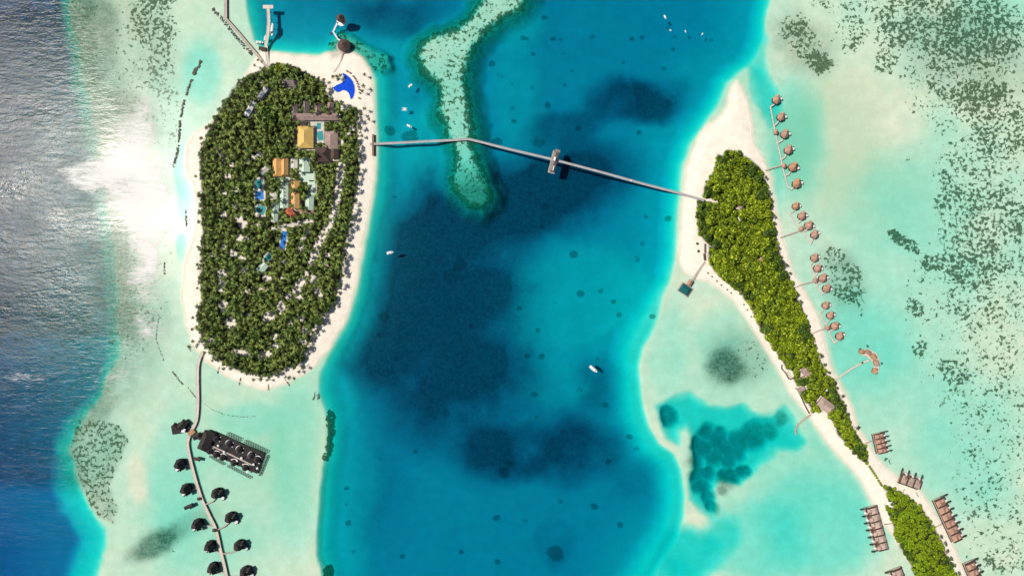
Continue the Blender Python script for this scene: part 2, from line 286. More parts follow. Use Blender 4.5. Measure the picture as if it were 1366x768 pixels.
def ground_material():
    k = NT('coral_sand_and_reef'); p = k.pos()
    land = k.attr('land'); grass_shade = k.attr('grass_shade'); bom = k.attr('bommie'); coral = k.attr('coral'); soil = k.attr('soil')
    fine = k.noise(p, 1.3, 4, .6); med = k.noise(p, .07, 5, .62); big = k.noise(p, .018, 3, .5)
    wet = k.mix(k.ramp(med, .35, .7), (.60, .60, .465), (.675, .66, .53))
    wet = k.mix(k.attr('algae'), wet, (.41, .52, .36))
    wet = k.mix(k.math('MULTIPLY', k.ramp(fine, .35, .8), .12), wet, (.62, .60, .45))
    dry = k.mix(k.ramp(k.noise(p, .12, 5, .6), .3, .7), (.78, .69, .56), (.89, .80, .665))
    dry = k.mix(k.math('MULTIPLY', k.ramp(k.noise(p, .5, 4, .7), .52, .75), .25), dry, (.52, .42, .32))
    ln = k.math('ADD', land, k.math('MULTIPLY', k.math('SUBTRACT', k.noise(p, .09, 4, .7), .5), 5.0))
    damp = k.math('MULTIPLY', k.ramp(ln, 3.2, 1.0), k.ramp(land, -.5, .6)); dry = k.mix(k.math('MULTIPLY', damp, .55), dry, (.60, .53, .42))
    wr = k.math('MULTIPLY', k.ramp(k.math('ABSOLUTE', k.math('SUBTRACT', ln, 4.6)), .8, .1), k.ramp(k.noise(p, .7, 4, .75), .50, .62)); dry = k.mix(k.math('MULTIPLY', wr, .45), dry, (.25, .20, .13))
    sand = k.mix(k.ramp(land, -1.2, 2.0), wet, dry)
    # ripple-streaked sand
    st = k.noise(k.pos((.25, 1, 1), (0, 0, .5)), .12, 4, .65)
    sand = k.mix(k.math('MULTIPLY', k.math('MULTIPLY', k.ramp(st, .5, .72), .16), k.ramp(land, 2, -3)), sand, (.45, .52, .36))
    # seagrass, plus cloud shadow painted on the lagoon floor
    gcol = k.mix(k.ramp(k.noise(p, .25, 4, .7), .35, .65), (.055, .12, .085), (.17, .24, .16))
    gn = k.math('MULTIPLY', k.math('SUBTRACT', k.noise(p, .055, 6, .68, .4), .5), 2.0)
    gm = k.math('ADD', grass_shade, k.math('MULTIPLY', gn, k.math('MULTIPLY', k.math('MULTIPLY', grass_shade, 2.2, clamp=True), k.math('SUBTRACT', .42, k.math('MULTIPLY', k.attr('smooth'), .33)))), clamp=True)
    c = k.mix(gm, sand, gcol)
    # deep coral heads
    bm = k.math('MULTIPLY', k.ramp(k.math('ADD', bom, k.math('MULTIPLY', k.math('SUBTRACT', k.noise(p, .16, 4, .7), .5), 1.1)), .30, .72), .62)
    c = k.mix(k.math('MULTIPLY', bm, k.ramp(bom, .02, .2)), c, (.07, .12, .09))
    # coral patches, thresholded
    n1 = k.noise(p, .20, 3, .62, .35); n2 = k.noise(p, .045, 3, .55)
    nn = k.math('ADD', k.math('MULTIPLY', n1, .72), k.math('MULTIPLY', n2, .28))
    thr = k.math('SUBTRACT', .755, k.math('MULTIPLY', coral, .40))
    d0 = k.math('SUBTRACT', nn, thr)
    vo = k.n('ShaderNodeTexVoronoi', feature='F1'); vo.inputs['Scale'].default_value = .10; wq = k.n('ShaderNodeVectorMath', operation='ADD')
    wn = k.n('ShaderNodeTexNoise'); k.l(p, wn.inputs['Vector']); wn.inputs['Scale'].default_value = .22; wn.inputs['Detail'].default_value = 2
    ws = k.n('ShaderNodeVectorMath', operation='SCALE'); k.l(wn.outputs['Color'], ws.inputs[0]); ws.inputs['Scale'].default_value = 7.0
    k.l(p, wq.inputs[0]); k.l(ws.outputs[0], wq.inputs[1]); k.l(wq.outputs[0], vo.inputs['Vector'])
    sx = k.n('ShaderNodeSeparateXYZ'); k.l(vo.outputs['Color'], sx.inputs[0])
    rad = k.math('MULTIPLY', k.math('SUBTRACT', k.math('ADD', sx.outputs[0], k.math('MULTIPLY', coral, 1.6)), .88), .36)
    rad = k.math('MINIMUM', rad, .30)
    d1 = k.math('MULTIPLY', k.math('SUBTRACT', rad, vo.outputs['Distance']), .30)
    d = k.math('MAXIMUM', d0, d1)
    m = k.math('MULTIPLY', k.ramp(d, 0.0, .028), k.ramp(coral, .05, .25))
    halo = k.math('MULTIPLY', k.ramp(d, -.030, 0.0), k.ramp(coral, .05, .4))
    c = k.mix(k.math('MULTIPLY', halo, .30), c, (.30, .42, .27))
    cc = k.mix(k.ramp(k.noise(p, .6, 3, .7), .38, .66), (.022, .070, .042), (.17, .20, .10))
    c = k.mix(k.math('MULTIPLY', m, .93), c, cc)
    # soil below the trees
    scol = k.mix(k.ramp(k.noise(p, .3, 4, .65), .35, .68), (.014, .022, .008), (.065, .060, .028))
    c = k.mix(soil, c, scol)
    b = k.n('ShaderNodeBsdfPrincipled'); k.l(c, b.inputs['Base Color']); b.inputs['Roughness'].default_value = .95; b.inputs['Specular IOR Level'].default_value = .05
    bp = k.n('ShaderNodeBump'); bp.inputs['Strength'].default_value = .35; bp.inputs['Distance'].default_value = .8
    k.l(k.math('ADD', k.noise(p, .35, 4, .65), k.math('MULTIPLY', m, .6)), bp.inputs['Height']); k.l(bp.outputs[0], b.inputs['Normal'])
    k.l(b.outputs[0], k.out.inputs[0]); return k.m

def water_material():
    k = NT('sea_water')
    rough = k.attr('rough'); foam_glint = k.attr('foam_glint'); swell = k.attr('swell')
    # wind waves
    w1 = k.noise(k.pos((.32, 1, 1), (0, 0, .12)), .17, 5, .62, .6)
    w2 = k.noise(k.pos((.55, 1, 1), (0, 0, -.35)), .5, 4, .6, .3)
    w3 = k.noise(k.pos((.5, 1, 1), (0, 0, .3)), .03, 4, .6)
    h = k.math('ADD', k.math('MULTIPLY', w1, 1.6), k.math('MULTIPLY', w2, .5)); h = k.math('ADD', h, k.math('MULTIPLY', w3, 3.0))
    bp = k.n('ShaderNodeBump'); bp.inputs['Distance'].default_value = 1.0; k.l(swell, bp.inputs['Strength']); k.l(h, bp.inputs['Height'])
    gl = k.n('ShaderNodeBsdfAnisotropic'); gl.distribution = 'BECKMANN'; k.l(rough, gl.inputs['Roughness']); gl.inputs['Color'].default_value = (.55, .53, .51, 1); k.l(bp.outputs[0], gl.inputs['Normal'])
    fr = k.n('ShaderNodeFresnel'); fr.inputs['IOR'].default_value = 1.333; k.l(bp.outputs[0], fr.inputs['Normal'])
    tr = k.n('ShaderNodeBsdfTransparent')
    g2 = k.n('ShaderNodeBsdfAnisotropic'); g2.distribution = 'BECKMANN'; g2.inputs['Roughness'].default_value = .38; g2.inputs['Color'].default_value = (.46, .42, .41, 1); k.l(bp.outputs[0], g2.inputs['Normal'])
    gm = k.n('ShaderNodeMixShader'); k.l(k.attr('chop'), gm.inputs[0]); k.l(gl.outputs[0], gm.inputs[1]); k.l(g2.outputs[0], gm.inputs[2])
    mx = k.n('ShaderNodeMixShader'); k.l(fr.outputs[0], mx.inputs[0]); k.l(tr.outputs[0], mx.inputs[1]); k.l(gm.outputs[0], mx.inputs[2])
    # foam, with sun glint painted in as diffuse white
    fn = k.noise(k.pos((.22, 1, 1), (0, 0, .28)), .22, 7, .74, 1.2); fb = k.noise(k.pos((.5, 1, 1), (0, 0, -.5)), .03, 4, .6)
    fd = k.math('ADD', k.math('MULTIPLY', fn, .62), k.math('MULTIPLY', fb, .38))
    thr = k.math('SUBTRACT', .80, k.math('MULTIPLY', foam_glint, .55))
    fm = k.math('MULTIPLY', k.ramp(k.math('SUBTRACT', fd, thr), -.05, .16), k.ramp(foam_glint, .02, .2))
    df = k.n('ShaderNodeBsdfDiffuse'); df.inputs[0].default_value = (.84, .80, .75, 1)
    m2 = k.n('ShaderNodeMixShader'); k.l(k.math('MULTIPLY', fm, .85), m2.inputs[0]); k.l(mx.outputs[0], m2.inputs[1]); k.l(df.outputs[0], m2.inputs[2])
    k.l(m2.outputs[0], k.out.inputs[0])
    va = k.n('ShaderNodeVolumeAbsorption'); va.inputs['Color'].default_value = (.02, .9505, .9812, 1); va.inputs['Density'].default_value = .70
    k.l(va.outputs[0], k.out.inputs['Volume'])
    return k.m

M = dict(
    ground=ground_material(), water=water_material(),
    palm=foliage('palm_fronds', (.016, .050, .006), (.080, .135, .012), (.36, .42, .09), .1, .11),
    leaf=foliage('broad_leaves', (.045, .12, .006), (.33, .43, .008), (.64, .72, .05), .2, .06),
    darkleaf=foliage('dark_leaves', (.03, .08, .010), (.08, .16, .014), (.24, .32, .04), .15),
    shrub=foliage('shrub_leaves', (.035, .11, .005), (.30, .46, .008), (.50, .62, .03), .2, .055),
    bark=simple('bark', (.16, .12, .085), .25, 2, .9),
    deck=simple('weathered_boards', (.46, .38, .31), .14, 1.2, .8),
    paledeck=simple('pale_boards', (.60, .52, .43), .10, 1.0, .8),
    bridge=simple('bridge_boards', (.38, .36, .36), .10, .8, .8),
    darkdeck=simple('dark_boards', (.030, .026, .026), .25, 1.2, .8),
    pile=simple('timber_piles', (.13, .10, .08), .2, 2, .9),
    thatch=simple('reed_thatch', (.44, .255, .18), .22, 1.6, .95, bump=.5),
    thatch2=simple('orange_thatch', (.44, .235, .13), .22, 1.6, .95, bump=.5),
    taupe=simple('taupe_shingles', (.44, .325, .26), .2, 1.3, .9, bump=.5),
    charcoal=simple('charcoal_thatch', (.050, .040, .037), .35, 1.2, .95, bump=.6),
    brown=simple('dark_brown_shingles', (.10, .065, .055), .25, 1.2, .9, bump=.5),
    greyroof=simple('grey_brown_shingles', (.22, .18, .165), .2, 1.2, .9, bump=.5),
    pinkroof=simple('dusty_pink_shingles', (.36, .25, .215), .2, 1.2, .9, bump=.4),
    gold=simple('golden_thatch', (.66, .44, .13), .12, 1.2, .9, bump=.4),
    orange=simple('orange_roof_cladding', (.68, .37, .12), .14, 1.1, .85, bump=.4),
    green=simple('pale_green_metal_roof', (.50, .62, .48), .08, 1.0, .6, bump=.2),
    red=simple('faded_red_shingles', (.50, .13, .07), .2, 1.2, .85),
    teal=simple('teal_roof_sheeting', (.010, .105, .105), .15, 1.0, .55),
    white=simple('white_paint', (.80, .79, .76), .04, 1.0, .5, spec=.4),
    wall=simple('cream_plaster', (.62, .56, .47), .08, .8, .9),
    woodwall=simple('stained_timber_wall', (.22, .13, .09), .2, 1.5, .85),
    stone=simple('algae_dark_rock', (.12, .115, .085), .35, .9, .95, bump=.6, island=.5),
    paving=simple('pale_stone_paving', (.58, .55, .47), .10, .9, .85),
    glass=simple('dark_window_glass', (.03, .04, .05), .1, 1, .1, spec=.6),
    grp=simple('white_boat_hull', (.80, .80, .80), .03, 1, .25, spec=.5),
    canvas=simple('off_white_canvas', (.72, .70, .66), .06, 1, .8),
    cushion=simple('beige_cushion', (.52, .42, .34), .1, 1, .9),
    poolblue=simple('cobalt_pool_water', (.004, .065, .58), .08, .25, .08, spec=.5),
    poolsky=simple('sky_blue_pool_water', (.03, .20, .55), .10, .25, .08, spec=.5),
    poolteal=simple('teal_pool_water', (.045, .27, .27), .12, .25, .08, spec=.5),
    rail=simple('grey_timber_rail', (.055, .065, .05), .2, 1, .8),
)

# ------------------------------------------------------------------ mesh builder
class MB:
    def __init__(s): s.v = []; s.f = []
    def add(s, vs, fs, T=None):
        o = len(s.v); s.v += [(T @ Vector(p)) if T else Vector(p) for p in vs]; s.f += [tuple(i+o for i in f) for f in fs]; return s
    def box(s, c, d, rz=0, T=None):
        x, y, z = d[0]/2, d[1]/2, d[2]/2; Rm = Matrix.Translation(c) @ Matrix.Rotation(rz, 4, 'Z')
        if T: Rm = T @ Rm
        vs = [(a*x, b*y, e*z) for e in (-1, 1) for a, b in ((-1,-1),(1,-1),(1,1),(-1,1))]
        return s.add(vs, [(3,2,1,0),(4,5,6,7),(0,1,5,4),(1,2,6,5),(2,3,7,6),(3,0,4,7)], Rm)
    def prism(s, pts, z0, z1):
        n = len(pts); a = sum(pts[i][0]*pts[(i+1) % n][1]-pts[(i+1) % n][0]*pts[i][1] for i in range(n))
        if a < 0: pts = pts[::-1]
        vs = [(x, y, z0) for x, y in pts]+[(x, y, z1) for x, y in pts]
        fs = [tuple(range(n))[::-1], tuple(range(n, 2*n))]+[(i, (i+1) % n, n+(i+1) % n, n+i) for i in range(n)]
        return s.add(vs, fs)
    def cone(s, c, r0, r1, z0, z1, n=10, ph=0, flat=True):
        vs = [(c[0]+r0*math.cos(2*math.pi*i/n+ph), c[1]+r0*math.sin(2*math.pi*i/n+ph), z0) for i in range(n)]
        if r1 < 1e-4:
            vs.append((c[0], c[1], z1)); fs = [(i, (i+1) % n, n) for i in range(n)]+[tuple(range(n))[::-1]]
        else:
            vs += [(c[0]+r1*math.cos(2*math.pi*i/n+ph), c[1]+r1*math.sin(2*math.pi*i/n+ph), z1) for i in range(n)]
            fs = [(i, (i+1) % n, n+(i+1) % n, n+i) for i in range(n)]+[tuple(range(n))[::-1], tuple(range(n, 2*n))]
        return s.add(vs, fs)
    def hip(s, L, Wd, z0, h, inset, th=.25, c=(0, 0)):
        """hipped (inset>0) or gabled (inset=0) roof, ridge along x, with a thick eave"""
        a, b = L/2, Wd/2; r = max(a-inset, .02); x0, y0 = c
        vs = [(x0-a,y0-b,z0),(x0+a,y0-b,z0),(x0+a,y0+b,z0),(x0-a,y0+b,z0),(x0-a,y0-b,z0+th),(x0+a,y0-b,z0+th),(x0+a,y0+b,z0+th),(x0-a,y0+b,z0+th),(x0-r,y0,z0+h),(x0+r,y0,z0+h)]
        return s.add(vs, [(3,2,1,0),(0,1,5,4),(1,2,6,5),(2,3,7,6),(3,0,4,7),(4,5,9,8),(6,7,8,9),(5,6,9),(7,4,8)])
    def tube(s, pts, rad, n=6):
        o = len(s.v); m = len(pts)
        for i, p in enumerate(pts):
            p = Vector(p); t = (Vector(pts[min(i+1, m-1)])-Vector(pts[max(i-1, 0)])).normalized()
            a = t.orthogonal().normalized(); b = t.cross(a); r = rad[i] if isinstance(rad, (list, tuple)) else rad
            for j in range(n):
                q = 2*math.pi*j/n; s.v.append(p+a*r*math.cos(q)+b*r*math.sin(q))
        for i in range(m-1):
            for j in range(n):
                s.f.append((o+i*n+j, o+i*n+(j+1) % n, o+(i+1)*n+(j+1) % n, o+(i+1)*n+j))
        s.f.append(tuple(o+j for j in range(n))[::-1]); s.f.append(tuple(o+(m-1)*n+j for j in range(n)))
        return s
    def strip(s, pts, w, z0, z1):
        """a deck following a polyline; pts world xy"""
        L = []; Rr = []; m = len(pts)
        for i in range(m):
            p = Vector(pts[i][:2]); d1 = (Vector(pts[min(i+1, m-1)][:2])-Vector(pts[max(i-1, 0)][:2])).normalized()
            if 0 < i < m-1:
                e = (Vector(pts[i+1][:2])-p).normalized(); k = 1/max(.5, abs(d1.dot(e)))
            else: k = 1
            nn = Vector((-d1.y, d1.x))*w/2*k; L.append(p+nn); Rr.append(p-nn)
        o = len(s.v)
        for a, b in zip(L, Rr):
            s.v += [Vector((a.x, a.y, z1)), Vector((b.x, b.y, z1)), Vector((b.x, b.y, z0)), Vector((a.x, a.y, z0))]
        for i in range(m-1):
            q = o+4*i
            for j in range(4): s.f.append((q+j, q+(j+1) % 4, q+4+(j+1) % 4, q+4+j))
        s.f.append((o, o+3, o+2, o+1)); q = o+4*(m-1); s.f.append((q, q+1, q+2, q+3))
        return s
    def mesh(s, name, mat=None):
        me = bpy.data.meshes.new(name); me.from_pydata([tuple(v) for v in s.v], [], s.f); me.update()
        if mat: me.materials.append(M[mat] if isinstance(mat, str) else mat)
        return me
    def build(s, name, mat, parent=None):
        return link(name, s.mesh(name, mat), parent)

def link(name, data, parent=None):
    o = bpy.data.objects.new(name, data); COL.objects.link(o)
    if parent: o.parent = parent
    return o
def tag(o, label=None, cat=None, group=None, kind=None):
    if label: o['label'] = label
    if cat: o['category'] = cat
    if group: o['group'] = group
    if kind: o['kind'] = kind
    return o
def thing(name, label, cat, u, v, z=0.0, rot=0.0, group=None):
    """rot: degrees clockwise seen from above (map angle)"""
    o = link(name, None); o.empty_display_size = 1; o.location = W(u, v, z); o.rotation_euler = (0, 0, -R(rot))
    return tag(o, label, cat, group)
def copy_tree(o, parent=None):
    c = o.copy(); COL.objects.link(c)
    if parent: c.parent = parent
    for ch in [x for x in bpy.data.objects if x.parent == o]: copy_tree(ch, c)
    return c
def children(o): return [x for x in KIDS.get(o.name, [])]
KIDS = {}
def dup(o, u, v, z, rot, label, scale=1.0, deep=True):
    c = o.copy(); COL.objects.link(c); c.location = W(u, v, z); c.rotation_euler = (0, 0, -R(rot)); c.scale = (scale,)*3
    c['label'] = label
    if deep:
        for ch in o.children:
            d = ch.copy(); COL.objects.link(d); d.parent = c
            for g in ch.children:
                e = g.copy(); COL.objects.link(e); e.parent = d
    return c

# ------------------------------------------------------------------ ground and sea
us = axis(-40, 1408, 2.0, 9000); vs = axis(-32, 800, 2.0, 9000)
GU, GV = np.meshgrid(us, vs, indexing='xy')
Z, LD, grass_shade, bom, algae, coral, DL, DO, CLOUD_SHADE = fields(GU, GV)

CLEAR = []   # (u,v,ru,rv,rot)  places without trees
def clear(u, v, ru, rv=None, rot=0): CLEAR.append((u, v, ru*1.12, (rv or ru)*1.12, rot))
for c in [(317,254,4,4),(299,286,4,4),(320,292,4,5),(327,299,4,4),(320,319,4,5),(312,338,5,4),(297,365,5,5),(297,375,4,6),(296,385,5,4),(299,408,5,8),(309,431,6,6),(318,469,7,3),(330,471,5,3),(350,474,4,5),(358,472,5,4),(367,449,4,4),(369,461,5,4),(361,420,6,6),(356,424,4,4),(375,410,5,7),(398,384,5,10,35),(404,376,5,5),(418,372,4,4),(424,388,4,4),(410,365,3,3),(385,395,4,4),(400,397,4,3),
          (357,371,5,3),(352,386,5,2),(331,388,3,3),(326,360,4,4),(324,345,4,4),(340,210,4,3),(330,215,3,3),(345,300,3,3),(324,300,4,4),(326,318,5,3),(305,235,3,4),(310,220,3,3),(300,330,3,3),
          (408,440,5,4),(405,455,4,5),(300,258,3,3),(315,275,3,3),(402,425,4,3),(388,430,3,3),(343,447,3,3),(333,420,3,3),(283,455,3,3),(285,340,3,3),(428,395,3,3),(378,370,3,3),(434,352,4,3),(438,340,3,3),(380,350,3,3),(402,330,3,4),(405,318,4,2,-40),(412,310,3,3),(460,145,5,4),(455,190,3,4),(465,180,3,3),(350,110,2,2),(470,172,3,3)]:
    clear(*c)
PATH = [(456,221),(454,240),(452,262),(449,280),(441,297),(433,312),(426,325),(420,338),(416,352)]
for i in range(len(PATH)-1):
    a, b = PATH[i], PATH[i+1]; n = 4
    for j in range(n):
        t = j/n; clear(a[0]+(b[0]-a[0])*t+random.uniform(-1.5, 1.5), a[1]+(b[1]-a[1])*t, 3.9, 3.9)
clear(457,120,22,16,20)

# footprint list of the buildings is filled below; soil mask needs it first
BLD = []   # (u,v,halfL,halfW,rot)
def cleared(U, V, pad=0.0, bpad=1.0):
    m = np.zeros(np.shape(U), bool)
    for (u, v, a, b, r) in CLEAR:
        t = R(r); du = U-u; dv = V-v; x = du*math.cos(t)+dv*math.sin(t); y = -du*math.sin(t)+dv*math.cos(t)
        m |= (x/(a+pad))**2+(y/(b+pad))**2 < 1
    for (u, v, a, b, r) in BLD:
        t = R(r); du = U-u; dv = V-v; x = du*math.cos(t)+dv*math.sin(t); y = -du*math.sin(t)+dv*math.cos(t)
        m |= (abs(x) < a+bpad) & (abs(y) < b+bpad)
    return m

# roofs of the western island: label, u, v, L(ew), W(ns), rot, wall h, roof h, inset, roof material, ridge 'ns' or 'ew'
ROOFS = [
 ('broad golden hipped roof beside the two basin terrace pool', 407.5,183,29,21,90,5,6,9,'gold'),
 ('tan pink hipped roof east of the terrace pool', 442,187,24,17,90,4.5,4,7,'pinkroof'),
 ('dark brown pyramid roof with pale eaves south of the tan pink roof', 430,206,19,19,0,4.5,7,9,'brown'),
 ('long dusty pink ridge roof north of the terrace pool, with wings', 421,156,62,9,0,4.5,4,4,'pinkroof'),
 ('western north wing roof of the dusty pink complex', 408,143,16,9,90,4.5,4,3,'greyroof'),
 ('middle north wing roof of the dusty pink complex', 424,145,14,8,90,4.5,4,3,'pinkroof'),
 ('eastern north wing roof of the dusty pink complex', 441,144,15,8,90,4.5,4,3,'pinkroof'),
 ('narrow dark roof tucked under palms west of the dusty pink complex', 393,146,14,8,90,4,3,3,'greyroof'),
 ('short south wing roof between dusty pink ridge and golden roof', 404,165,8,7,90,4,4,2,'pinkroof'),
 ('slim brown lean building west of the golden hipped roof', 393,182,20,5,90,3,2,1,'brown'),
 ('large orange roof with two parallel ridges south of the golden roof', 370,223,25,12,90,5,4,3,'orange'),
 ('eastern orange roof half of the double ridged hall', 380,222.5,23,9,90,6,4,2,'orange'),
 ('small flat taupe roof between orange hall and pale green hall', 392.5,217.5,14,9,90,4,1.5,3,'paving'),
 ('pale green gabled hall roof east of the small taupe roof', 406.5,220,19,14,90,5,3,0,'green'),
 ('long pale green roof with a row of dark skylights', 379,258,39,11,90,5,3,0,'green'),
 ('long orange roof beside the skylit pale green roof', 394,260,37,11,90,5.5,3.5,2,'orange'),
 ('tapering pale green roof at the south east end of the complex', 413,271,19,11,92,4.5,3,0,'green'),
 ('pale green roof stepping out south west of the skylit roof', 367,283,25,9,95,4.5,3,0,'green'),
 ('small faded red roof turned diagonally below the orange roof', 387,284,13,9,48,4,3.5,4,'red'),
 ('thin tan roof strip at the southern edge of the complex', 409,281.5,20,3.5,0,3,1,0,'thatch2'),
 ('small grey green hut turned diagonally north of the teal pools', 352,227,14,8,-38,3.5,2.5,2,'paving'),
 ('grey brown roof near the northern tip of the palm grove', 386,110,20,11,6,4,4,4,'greyroof'),
 ('pale diagonal roof near the northern jetty end of the grove', 350,124,20,7,-54,3.5,2.5,0,'white'),
 ('narrow pale roof among palms south west of the northern tip', 333,145,22,8,-62,3.5,2.5,0,'white'),
 ('weathered grey roof near the western beach in the upper grove', 294,205,20,5,62,3.5,2.5,0,'greyroof'),
 ('pale blue grey roof beside the small teal pool in mid grove', 350,357,15,10,-50,4,2.5,0,'green'),
 ('dark brown roof east of the dark brown pyramid roof', 446,205,14,9,90,4,3,3,'brown'),
 ('small white roof among palms north west of the orange hall', 346,206,6,5,20,3,2,1,'white'),
]
ROOF2 = [
 ('star shaped pinkish roof cluster in the slender eastern island, widest part', 1077,496,15,12,40,3.5,4,4,'pinkroof'),
 ('small pinkish roof south west of the star shaped roof', 1070,505,8,6,-30,3,3,2,'pinkroof'),
 ('square pinkish roof behind the beach wall', 1070,520,10,9,-25,3,3,3,'pinkroof'),
 ('tiny pale roof beside the square pinkish roof', 1077.5,516,6,5,-20,3,2,1,'white'),
 ('big taupe shingle roof at the southern end of the resort clearing', 1102,541,22,14,38,4,4,6,'taupe'),
 ('tiny white hut roof between eastern trees', 1101.5,519.5,5,4,0,3,1.5,1,'white'),
 ('small brown roof hidden in the upper trees', 1018,347,8,6,60,3,3,2,'thatch2'),
 ('pale cabin roof in the middle of the upper trees', 988,276,6,5,30,3,2,2,'pinkroof'),
]
for r in ROOFS+ROOF2:
    u, v = WR(r[1], r[2], r[6]+3); BLD.append((u, v, r[3]/2, r[4]/2, r[5]))
POOLS = []
for (u, v, a, b, r) in [(424,176,9,15,0),(346,247,7,9,0),(347,262,7,7,0),(348,281,7,8,0),(379,320,5,14,8),(358,344,7,4,-50),(410,236,10,7,0),(417,252,5,11,0),(391,300,28,2,-13),(365.5,262,5,5,0)]:
    BLD.append((u, v, a, b, r))
for (u, v, a, b, r) in [(1052,500,6,6,30),(945,267,12,1.5,15),(948,328,9,1,3),(963,362,6,1,50),(1003,275,2,2,0),(985,292,2,2,0),(1016,310,2,2,0)]:
    BLD.append((u, v, a, b, r))

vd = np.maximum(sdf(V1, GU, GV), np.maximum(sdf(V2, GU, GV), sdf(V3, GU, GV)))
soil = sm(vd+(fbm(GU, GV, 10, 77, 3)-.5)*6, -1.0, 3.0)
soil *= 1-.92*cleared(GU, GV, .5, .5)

gme, _ = grid_mesh('ground', us, vs, Z, dict(land=LD, grass_shade=grass_shade, bommie=bom, smooth=SMOOTH, algae=algae, coral=coral, soil=soil))
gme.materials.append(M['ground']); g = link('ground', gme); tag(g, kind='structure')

from math import floor
def gz(u, v):
    i = int(np.clip(np.searchsorted(us, u)-1, 0, len(us)-2)); j = int(np.clip(np.searchsorted(vs, v)-1, 0, len(vs)-2))
    fu = (u-us[i])/(us[i+1]-us[i]); fv = (v-vs[j])/(vs[j+1]-vs[j])
    return float((Z[j, i]*(1-fu)+Z[j, i+1]*fu)*(1-fv)+(Z[j+1, i]*(1-fu)+Z[j+1, i+1]*fu)*fv)

# sea: one closed body of water
wu = axis(-40, 1408, 6.0, 8000); wv = axis(-32, 800, 6.0, 8000)
WU, WV = np.meshgrid(wu, wv, indexing='xy')
q1 = (fbm(WU, WV, 40, 101, 4)-.5)*46; q2 = (fbm(WU, WV, 40, 131, 4)-.5)*46
wdo = sdf(OCE, WU+q1*.3, WV+q2*.3)
open_ = sm(wdo, -70, 25)
open_ = np.maximum(open_*(1-.0*WU), 0)
def EW(*a, **k): return ell(WU+q1, WV+q2, *a, **k)
chop = .04+.36*open_
wp = fbm(WU, WV*1.8, 75, 151, 4)
rough = .255+.02*open_ + .30*(wp-.47)*(.3+.7*open_) + .10*(fbm(WU, WV, 50, 141, 4)-.5)
swell = .02+.26*open_
foam_glint = (.55*EW(155,240,55,50)+.5*EW(185,205,40,60,10)+.45*EW(205,290,30,60)+.40*EW(200,400,35,50)+.20*EW(60,520,110,40)+.16*EW(30,440,60,40)
        +.62*EW(105,235,60,22,8)+.34*EW(185,330,34,60)+.22*EW(60,490,120,30)+.20*EW(40,545,70,16)+.34*EW(185,150,30,40)+.30*EW(190,480,50,60)+.24*EW(40,50,50,40))
foam_glint = np.clip(foam_glint, 0, .80)*(WU < 262)  # surf streaks, plus white laid on where the sun glints
Zw = np.zeros_like(WU)
nu, nv = len(wu), len(wv)
co = np.stack([WU-683.0, 384.0-WV, Zw], -1).reshape(-1, 3)
idx = np.arange(nu*nv).reshape(nv, nu)
F = np.stack([idx[:-1, :-1], idx[1:, :-1], idx[1:, 1:], idx[:-1, 1:]], -1).reshape(-1, 4)
ring = np.concatenate([idx[0, :-1], idx[:-1, -1], idx[-1, :0:-1], idx[:0:-1, 0]])
base = len(co); low = co[ring].copy(); low[:, 2] = -70
k_ = len(ring); i_ = np.arange(k_); j_ = (i_+1) % k_
side = np.stack([ring[i_], ring[j_], base+j_, base+i_], -1)
cen = base+k_
co2 = np.concatenate([co, low, [[co[:, 0].mean(), co[:, 1].mean(), -70]]])
# bottom fan as quads (degenerate-free: two ring edges per quad)
if k_ % 2: raise SystemExit
bi = np.arange(0, k_, 2); bot = np.stack([base+bi, base+(bi+1) % k_, base+(bi+2) % k_, np.full(len(bi), cen)], -1)
wme = fast_mesh('water', co2, np.concatenate([F, side, bot]), smooth=False)
pad = k_+1
for nme, arr in (('rough', rough), ('foam_glint', foam_glint), ('swell', swell), ('chop', chop)):
    at = wme.attributes.new(nme, 'FLOAT', 'POINT'); at.data.foreach_set('value', np.concatenate([arr.reshape(-1), np.full(pad, .2)]).astype(np.float32))
wme.materials.append(M['water']); wo = link('water', wme); tag(wo, kind='structure')

# ------------------------------------------------------------------ trees
def palm_arrays(seed, h, rc, nf):
    r = random.Random(seed); V_ = []; F_ = []
    lean = (r.uniform(-.9, .2), r.uniform(-.5, .5))
    for k in range(nf):
        az = 2*math.pi*k/nf+r.uniform(-.2, .2); L = rc*r.uniform(.85, 1.15); up = r.uniform(.1, .85); tw = r.uniform(-.3, .3)
        n = 5; o = len(V_)
        for i in range(n+1):
            t = i/n; rad = L*t*(1-.12*t*up); z = h + up*1.6*t*1.3 - 2.6*t*t*(1.15-up*.5)
            w = .50*math.sin(math.pi*(.10+.88*t))**.7*(1 if i % 2 else .72)+.05
            cx, cy = math.cos(az+tw*t)*rad, math.sin(az+tw*t)*rad; px, py = -math.sin(az), math.cos(az)
            V_ += [(lean[0]+cx+px*w, lean[1]+cy+py*w, z-.22-w*.35), (lean[0]+cx, lean[1]+cy, z), (lean[0]+cx-px*w, lean[1]+cy-py*w, z-.22-w*.35)]
        for i in range(n):
            a = o+3*i; F_ += [(a, a+1, a+4, a+3), (a+1, a+2, a+5, a+4)]
    # trunk
    tm = MB(); tm.tube([(0, 0, -.4), (lean[0]*.15, lean[1]*.15, h*.35), (lean[0]*.5, lean[1]*.5, h*.7), (lean[0], lean[1], h+.1)], [.30, .22, .17, .14], 5)
    return np.array(V_), np.array(F_), tm

PAL = [palm_arrays(s, h, rc, nf) for s, h, rc, nf in [(1, 10, 3.9, 13), (2, 12, 4.2, 14), (3, 8.5, 3.7, 12), (4, 11, 4.0, 13), (5, 13, 4.2, 14)]]
PALM = []
for a, f, tm in PAL:
    me = fast_mesh('palm_crown', a, f, False); me.materials.append(M['palm']); PALM.append((me, tm.mesh('palm_trunk', 'bark')))

